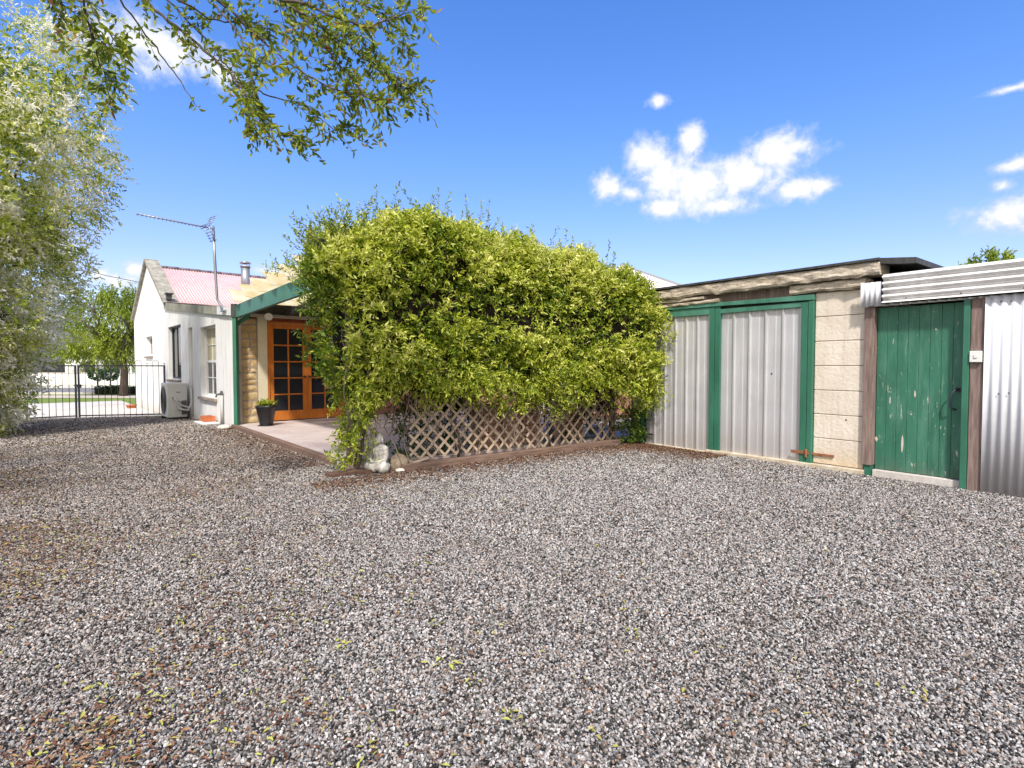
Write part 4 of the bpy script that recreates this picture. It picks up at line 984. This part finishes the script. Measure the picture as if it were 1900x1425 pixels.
# long loose shoots sticking out along the top and the left side
ns = 170; xs_ = rng.uniform(-.95, 4.2, ns); ts = rng.uniform(.38,.62,ns)*PI; ts[:40] = rng.uniform(.35,.9,40)*PI; xs_[:70] = rng.uniform(-1.0,-.3,70)
Ps, Ns = skin(xs_, ts); Ls = rng.uniform(.15,.48,ns)**1.0; Ds = norm(np.stack([rng.normal(0,.35,ns), rng.normal(-.1,.35,ns), np.ones(ns)],1) + Ns*.2)
Ds[:40] = norm(Ds[:40] + np.array([-.9,0,0]))
Sf = sprigs(Ps, Ds, Ls, 18, .055, .019, .7, tint0=np.full(ns,.38))
# hanging strands in front of the lower left corner
nh = 330; xh = rng.normal(-.53,.11,nh); ph = np.stack([xh, rng.normal(.40,.14,nh), rng.uniform(.1,1.3,nh)],1); dh = np.stack([rng.normal(0,.5,nh), rng.normal(-.2,.5,nh), rng.normal(-.3,.5,nh)],1)
Hf = sprigs(ph, dh, rng.uniform(.08,.2,nh), 9, .055, .019, tint0=np.full(nh,.5))
na_ = 150; pa = np.stack([rng.uniform(-.95,1.5,na_), rng.uniform(1.6,3.5,na_), rng.uniform(2.75,3.0,na_)],1)
Af = sprigs(pa, np.stack([rng.normal(0,.5,na_), rng.normal(0,.5,na_), np.ones(na_)*.5],1), rng.uniform(.1,.3,na_), 10, .05, .018, tint0=np.full(na_,.45))
ni = 6500; Pi, Ni = vine_shape(ni, .30); Pi = Pi + Ni*(nz(Pi,2,9)*.15+.02)[:,None]; If = sprigs(Pi, Ni+rng.normal(0,.8,Pi.shape), rng.uniform(.10,.2,ni), 8, .06, .022, tint0=np.full(ni,.24))  # inner leaves tinted darker, painting the shade in the gaps
nu_ = 900; pu = np.stack([np.where(rng.random(nu_) < .5, rng.uniform(.1,1.45,nu_), rng.uniform(2.7,4.2,nu_)), rng.uniform(.38,.75,nu_), rng.uniform(.10,.95,nu_)],1); Uf = sprigs(pu, rng.normal(0,1,pu.shape), rng.uniform(.08,.18,nu_), 8, .055, .02, tint0=np.full(nu_,.02))  # lowest tint paints these leaves as the dark behind the lattice
# fringe along the lower edge
nf = 900; xf = rng.uniform(-.7,4.3,nf); tf_ = rng.uniform(-.36,-.12,nf)*PI; Pf, Nf = skin(xf, tf_); Pf = Pf + np.stack([np.zeros(nf), rng.uniform(-.1,.12,nf), rng.uniform(-.16,.10,nf)+nz(Pf,2.5)*.22+np.where((xf > -.5) & (xf < .2), .22, 0)],1)
Ff = sprigs(Pf, Nf+np.array([0,-.3,-.5])+rng.normal(0,.4,(nf,3)), rng.uniform(.08,.22,nf), 9, .056, .019, tint0=.5+rng.normal(0,.1,nf))
allf = [np.concatenate([a[i] for a in (Lf, Sf, Hf, Af, Ff, If, Uf)]) for i in range(6)]
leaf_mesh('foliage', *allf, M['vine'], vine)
print('vine leaves', len(allf[0]))
st = MB()
for i in range(ns): st.tube([tuple(Ps[i]), tuple(Ps[i]+Ds[i]*Ls[i]*.5), tuple(Ps[i]+Ds[i]*Ls[i])], .003, 4, .0015, False)
for i in range(110):   # bare brown stems through the lower part
    x = random.uniform(-.7,4.2); z0 = random.uniform(.06,.7); pth = []
    dx = random.gauss(0,.25)
    for j in range(7): f = j/6; pth.append((x+dx*f+random.gauss(0,.035), random.uniform(-.05,.30), z0+(1.3)*f))
    st.tube(pth, random.uniform(.003,.008), 5, .003, False)
for i in range(260):  # twigs poking at the surface
    x = random.uniform(-.9,4.2); t_ = random.uniform(-.2,.5)*PI; p, nn2 = skin(np.array([x]), np.array([t_])); p = p[0]-nn2[0]*.3; d = (Vector(tuple(nn2[0]))*.8 + Vector((random.gauss(0,.7),0,random.gauss(.2,.7)))).normalized()
    st.tube([tuple(p), tuple(Vector(tuple(p))+d*.18+Vector((0,0,-.02))), tuple(Vector(tuple(p))+d*.34)], .004, 4, .002, False)
st.build('stems', M['grey_twig'], vine)
for x in (-.5, .9, 2.6, 3.9):
    pth = [(x+.05*math.sin(j*1.3+x), .22+.04*math.cos(j*2+x), .0+.28*j) for j in range(9)]; MB().tube(pth, .022, 8, .012).build('woody_stem', M['bark'], vine)
# small shrub at the shed corner
shb = tag(empty('corner_shrub', tuple(loc(TR_O,TR_R,4.18,-.12,0))), 'small dark leaved shrub growing at the foot of the shed corner', 'shrub')
k = 130; bb = np.stack([rng.normal(0,.11,k), rng.normal(0,.11,k), rng.uniform(.02,.62,k)],1); leaf_mesh('foliage', *sprigs(bb, rng.normal(0,1,(k,3))+np.array([0,0,.4]), rng.uniform(.08,.18,k), 9, .055,.022, tint0=np.full(k,.12)), M['vine'], shb)
st = MB(); 
for i in range(8): st.tube([(0,0,0),(random.gauss(0,.06),random.gauss(0,.06),.3),(random.gauss(0,.12),random.gauss(0,.12),.6)],.006,5,.003)
st.ball((0,0,.0),(.05,.05,.03)).build('stems', M['twig'], shb)

# ------------------------------------------------------------------ PALE TREE on the left
def grow(m, p, d, L, r, depth, tips, wig=.25, droop=0.0, split=3):
    pts = [p.copy()]; q = p.copy(); dd = d.normalized(); k = 5
    for i in range(k):
        dd = (dd + Vector((random.gauss(0,wig),random.gauss(0,wig),random.gauss(0,wig)-droop))*.35).normalized(); q = q + dd*(L/k); pts.append(q.copy())
    m.tube(pts, r, 6 if depth < 2 else 4, r*.55, False)
    if depth == 0: tips.append((q, dd)); return
    for i in range(split):
        j = random.randint(2, k); nd = (dd + Vector((random.gauss(0,.6),random.gauss(0,.6),random.gauss(.1,.5)))).normalized()
        grow(m, pts[j], nd, L*random.uniform(.55,.8), r*.55, depth-1, tips, wig, droop, split)
def ell_points(c, r, n, inner=.55):
    u = norm(rng.normal(0,1,(n,3))); rad = (inner + (1-inner)*rng.random(n)**.6)[:,None]
    return np.array(c) + u*np.array(r)*rad*(1+.0), u
tree = tag(empty('pale_leaved_tree', (-10.2, 10.4, 0)), 'tall tree with pale cream and olive leaves reaching down to the gravel at the left', 'tree')
parts = []; O = np.array([-10.2,10.4,0])
for c, r, n_, inn in [((-10.25,10.3,5.4),(2.25,2.1,2.2),4800,.45),((-10.45,10.3,3.2),(1.85,1.9,1.7),4200,.5),((-10.7,10.1,1.35),(1.5,1.6,1.25),3600,.5),((-10.4,10.4,7.6),(2.6,2.2,2.0),1300,.4),((-10.1,9.9,.85),(.85,.9,.75),1400,.4),((-9.8,9.7,2.4),(.9,1,1.0),1500,.4),((-9.0,10.2,4.0),(.75,.8,.7),380,.3),((-8.6,10.3,5.8),(.9,.9,.8),420,.2),((-8.4,10.2,6.9),(.9,.9,.7),330,.2),((-9.9,8.8,4.6),(1.5,1.0,2.2),1900,.4)]:
    p, u = ell_points(c, r, n_, inn); k = rng.random(n_) < np.clip(.8 + nz(p,1.3,3)*2.2, .10, 1); p, u = p[k], u[k]
    p = p + u*(nz(p, 1.6)*.35)[:,None]; p[:,2] = np.maximum(p[:,2], .08)
    parts.append((p, u))
Pt = np.concatenate([a for a,_ in parts]); Ut = np.concatenate([b for _,b in parts])
tint = .50 + nz(Pt,.8,9)*.5 + nz(Pt,3.0,19)*.8 + np.clip((4.5-Pt[:,2])*.09, 0, .3) + np.clip((Pt[:,2]-4)*.02,-.1,.1)
Ft = sprigs(Pt-O, Ut + rng.normal(0,.6,Pt.shape)+np.array([.15,0,-.35]), rng.uniform(.18,.42,len(Pt)), 10, .084, .030, .7, tint0=tint)
leaf_mesh('crown', *Ft, M['pale'], tree); print('pale tree', len(Ft[0]))
tm = MB(); tips = []
tm.tube([(0,0,-.1),(.05,0,1.2),(-.05,.05,2.6),(.1,0,4.2),(0,.1,6.0)], [.24,.19,.16,.12,.06], 10)
for i in range(16):
    a = random.uniform(0,2*PI); z = random.uniform(.9,6); grow(tm, Vector((0,0,z)), Vector((math.cos(a),math.sin(a),.55)), random.uniform(1.3,2.0)*(.42 if math.cos(a) > -.1 else .8), .055, 2, tips, .3, .0, 3)
tm.build('trunk', M['bark'], tree)

# ------------------------------------------------------------------ OVERHANGING TREE, trunk out of frame to the left
ov = tag(empty('overhanging_tree', (-8.2, .6, 0)), 'leafy branches hanging into the sky from a tree out of frame at top left', 'tree')
OV = Vector((-8.2,.6,0)); hub = Vector((-3.7,2.7,5.2)); tm = MB()
tm.tube([Vector((0,0,-.1)),Vector((.05,.05,1.5)),Vector((.3,.2,2.8)),Vector((1.0,.6,4.1)),Vector((2.2,1.2,4.9)),hub-OV], [.26,.21,.17,.11,.08,.04], 12)
paths = [ # depth, [(px,py)...]
 (4.4,[(230,-120),(330,-40),(420,12),(470,60),(520,105),(570,140),(625,168),(690,178)]),
 (4.7,[(200,-60),(290,20),(360,75),(425,135),(475,195),(520,245),(545,252),(565,262)]),
 (4.2,[(380,-80),(470,-20),(560,5),(620,30),(680,52),(740,30),(785,12)]),
 (4.5,[(420,-70),(520,0),(590,45),(645,85),(700,130),(740,158),(768,160)]),
 (4.0,[(120,-90),(150,-10),(168,50),(180,100),(195,150),(205,200)]),
 (4.3,[(170,-80),(230,10),(290,90),(335,150),(365,198)]),
 (4.6,[(250,-60),(340,30),(400,90),(440,160),(462,205),(458,248)]),
 (4.4,[(480,-60),(560,30),(610,95),(650,145),(680,180),(715,192)]),
 (4.1,[(400,10),(440,60),(462,110),(470,165),(485,210)]),
 (4.8,[(520,-40),(610,10),(660,60),(690,110),(735,150),(765,190)]),
 (4.3,[(60,-80),(90,-20),(120,10),(150,35)]),
 (4.9,[(560,-60),(640,-10),(700,20),(745,60),(760,100)]),
 (4.5,[(330,0),(400,40),(450,40),(520,60),(590,70),(650,65)]),
 (4.6,[(440,150),(500,180),(560,190),(620,240),(650,235)]),
 (4.2,[(150,-30),(185,40),(225,90),(235,100)])]
Bs, Ds_, Lt = [], [], []
for bi, (Y0, pts) in enumerate(paths):
    w_ = [at(px, py, Y0 + .25*math.sin(i*.9+bi)) for i, (px, py) in enumerate(pts)]
    full = ([hub] if pts[0][1] < -30 else []) + w_
    fine = []
    for a, b in zip(full[:-1], full[1:]):
        for j in range(6): fine.append(a.lerp(b, j/6) + Vector((random.gauss(0,.006),random.gauss(0,.006),random.gauss(0,.006))))
    fine.append(full[-1])
    r0 = .016 if bi in (0,1,2,3,7) else .010
    if pts[0][1] >= -30: r0 = .007
    tm.tube([p-OV for p in fine], r0, 6, .0028, False)
    bare = bi in (5,)
    k0 = 8
    for i in range(k0, len(fine)-1):
        for _ in range(1 if random.random() < .7 else 2):
            if bare and random.random() < .8: continue
            p = fine[i]; d = (fine[i+1]-fine[i-1]).normalized(); L_ = random.uniform(.10,.36)
            dd = (d*.8 + Vector((random.gauss(0,.55),random.gauss(0,.6),random.gauss(-.02,.5)))).normalized()
            e1 = p + dd*L_*.5; e2 = p + (dd+Vector((0,0,-.15))).normalized()*L_
            tm.tube([p-OV, e1-OV, e2-OV], .003, 4, .0012, False)
            Bs.append(p-OV+(e2-p)*.15); Ds_.append(e2-p); Lt.append(L_*.9)
    for _ in range(1): Bs.append(fine[-3]-OV); Ds_.append(fine[-1]-fine[-3]); Lt.append((fine[-1]-fine[-3]).length*1.3)
# denser tips
Bs = np.array([tuple(b) for b in Bs]); Ds_ = np.array([tuple(b) for b in Ds_]); Lt = np.array(Lt)
Fo = sprigs(Bs, Ds_, Lt, 8, .062, .026, .75, tint0=rng.uniform(.2,.68,len(Bs)), up=.2)
# upper crown above the picture
nc = 380; pc_, uc = ell_points((1.6,1.2,6.6),(2.9,2.3,1.4),nc,.2)
ok = np.ones(nc, bool)
for i in range(nc):
    g = Vector(tuple(pc_[i]))+OV
    if g.y > .3:
        py_ = 680 - (g.z-H)/g.y*1000
        if py_ > -120: ok[i] = False
pc_, uc = pc_[ok], uc[ok]
Fc = sprigs(pc_, uc+rng.normal(0,.6,pc_.shape)+np.array([0,0,-.2]), rng.uniform(.2,.4,len(pc_)), 9, .065,.025,.75, tint0=rng.uniform(.3,.8,len(pc_)))
leaf_mesh('crown', *[np.concatenate([a, b]) for a, b in zip(Fo, Fc)], M['elm'], ov, .3); print('overhang', len(Fo[0]))
for i in range(10): grow(tm, Vector((1.0,1.3,4.6)), Vector((random.gauss(.2,.6),random.gauss(.1,.5),.7)), 1.7, .05, 2, [], .3, 0, 3)
tm.build('trunk', M['bark'], ov)

# ------------------------------------------------------------------ trees, hedge and houses beyond the gate
def far_tree(name, base, label, crown, sprig, leafw, mat, group=None, trunk_r=.18, th=2.5, down=-.9, tint=.5):
    t = tag(empty(name, base), label, 'tree', group)
    Ps = []; Us = []
    for c, r, n_ in crown:
        p, u = ell_points(c, r, n_, .35); k = rng.random(n_) < np.clip(.8+nz(p,.9,4)*2,.1,1); Ps.append(p[k]); Us.append(u[k])
    P_ = np.concatenate(Ps); U_ = np.concatenate(Us)
    leaf_mesh('crown', *sprigs(P_, U_*.5+rng.normal(0,.35,P_.shape)+np.array([0,0,down]), rng.uniform(sprig*.6,sprig*1.4,len(P_)), 10, leafw[0], leafw[1], .45, tint0=tint+nz(P_,.7)*.6), mat, t)
    m = MB(); m.tube([(0,0,-.2),(.05,.05,th*.5),(-.06,0,th)], [trunk_r, trunk_r*.8, trunk_r*.65], 9)
    for i in range(7):
        a = random.uniform(0,2*PI); grow(m, Vector((0,0,th*random.uniform(.7,.9))), Vector((math.cos(a)*.7,math.sin(a)*.7,.9)), th*(.8 if name != 'garden_tree' else .3), trunk_r*.4, 1, [], .3, 0, 3)
    m.build('trunk', M['bark'], t); return t
b = at(229, 730, 29)
far_tree('weeping_tree', (b.x, b.y, -.25), 'drooping yellow green tree beside the road, its trunk seen through the gate bars', [((-.9,0,4.6),(2.3,1.8,1.6),900),((-1.6,0,3.0),(2.0,1.6,1.0),700),((.2,0,3.3),(1.0,1.4,1.4),500),((-.2,.2,5.4),(1.0,1,.9),250)], .7, (.17,.05), M['willow'], th=2.6, trunk_r=.22, down=-1.2)
b = at(120, 720, 46); far_tree('street_tree', (b.x-2, b.y, -.25), 'distant green tree across the road, half hidden behind the pale tree', [((0,0,4.5),(3.5,3,2.6),900)], .6, (.25,.10), M['willow'], th=2.5, down=-.2, tint=.3)
b = at(1818, 500, 15); far_tree('garden_tree', (b.x, b.y, 0), 'tip of a leafy green tree rising behind the corrugated iron fascia', [((.25,0,b.z-.02),(.62,.6,.42),420),((-.5,0,b.z-.32),(.5,.5,.32),160),((0,0,b.z-1.3),(1.4,1.3,.9),400)], .22, (.075,.04), M['vine'], th=2.4, trunk_r=.12, down=.2, tint=.3)
hd_ = tag(empty('low_hedge', (at(222,722,31).x, 31, -.25)), 'low dark clipped hedge under the drooping tree', 'hedge')
k = 700; pb = np.stack([rng.uniform(-1.3,1.2,k), rng.uniform(-.3,.3,k), rng.uniform(.05,.42,k)],1); leaf_mesh('foliage', *sprigs(pb, rng.normal(0,1,(k,3)), rng.uniform(.06,.14,k), 8, .08,.04, tint0=np.full(k,.4)), M['hedge'], hd_)
MB().box(-1.25,1.15,-.24,.24,0,.36).build('hedge_shade_core', M['core'], hd_)  # near-black box painting the shade inside the hedge
for px, lab in ((181,'small round clipped bush across the road, left of the drooping tree'),(205,'small dark bush across the road next to the drooping tree trunk')):
    bb = at(px, 718, 40.5); s = tag(empty('round_bush', (bb.x, bb.y, -.25)), lab, 'bush'); k = 170; pb, ub = ell_points((0,0,1.0),(.5,.5,.42),k,.5)
    leaf_mesh('foliage', *sprigs(pb, ub, rng.uniform(.06,.14,k), 8, .12,.06, tint0=np.full(k,.4)), M['hedge'], s); MB().tube([(0,0,-.05),(0,0,.9)],.05,8).build('stem', M['bark'], s)
fw = tag(empty('far_fence', (-35, 45, -.25)), 'long low white wall on the far side of the road', 'wall')
MB().box(-12,22,0,.2,0,1.0).build('wall', M['render'], fw); MB().box(-12,22,-.04,.24,1.0,1.08).build('coping', M['concrete'], fw)
fh = tag(empty('far_house', (at(100,700,52).x, 52, -.25)), 'white house across the road with a dark shaded verandah', 'house')
m = MB(); m.wall(-6,7.5,-.1,3.1,[(-3,1.1,.6,2.2),(2.8,4.0,.9,2.1),(5.3,6.4,.9,2.1)],0,.3); m.build('wall', M['render'], fh)
MB().box(-3,1.1,.2,.28,.6,2.2).build('window', M['glass'], fh); MB().box(2.8,4.0,.2,.28,.9,2.1).build('window', M['glass'], fh); MB().box(5.3,6.4,.2,.28,.9,2.1).build('window', M['glass'], fh)  # widest dark pane stands in for the shade of the verandah opening
MB().add([(-6.5,-.6,3.0),(8,-.6,3.0),(8,7,3.0),(-6.5,7,3.0),(-4,3.2,4.6),(5.5,3.2,4.6)], [(0,1,5,4),(1,2,5),(2,3,4,5),(3,0,4),(3,2,1,0)]).build('roof', M['fascia'], fh)
print('done')
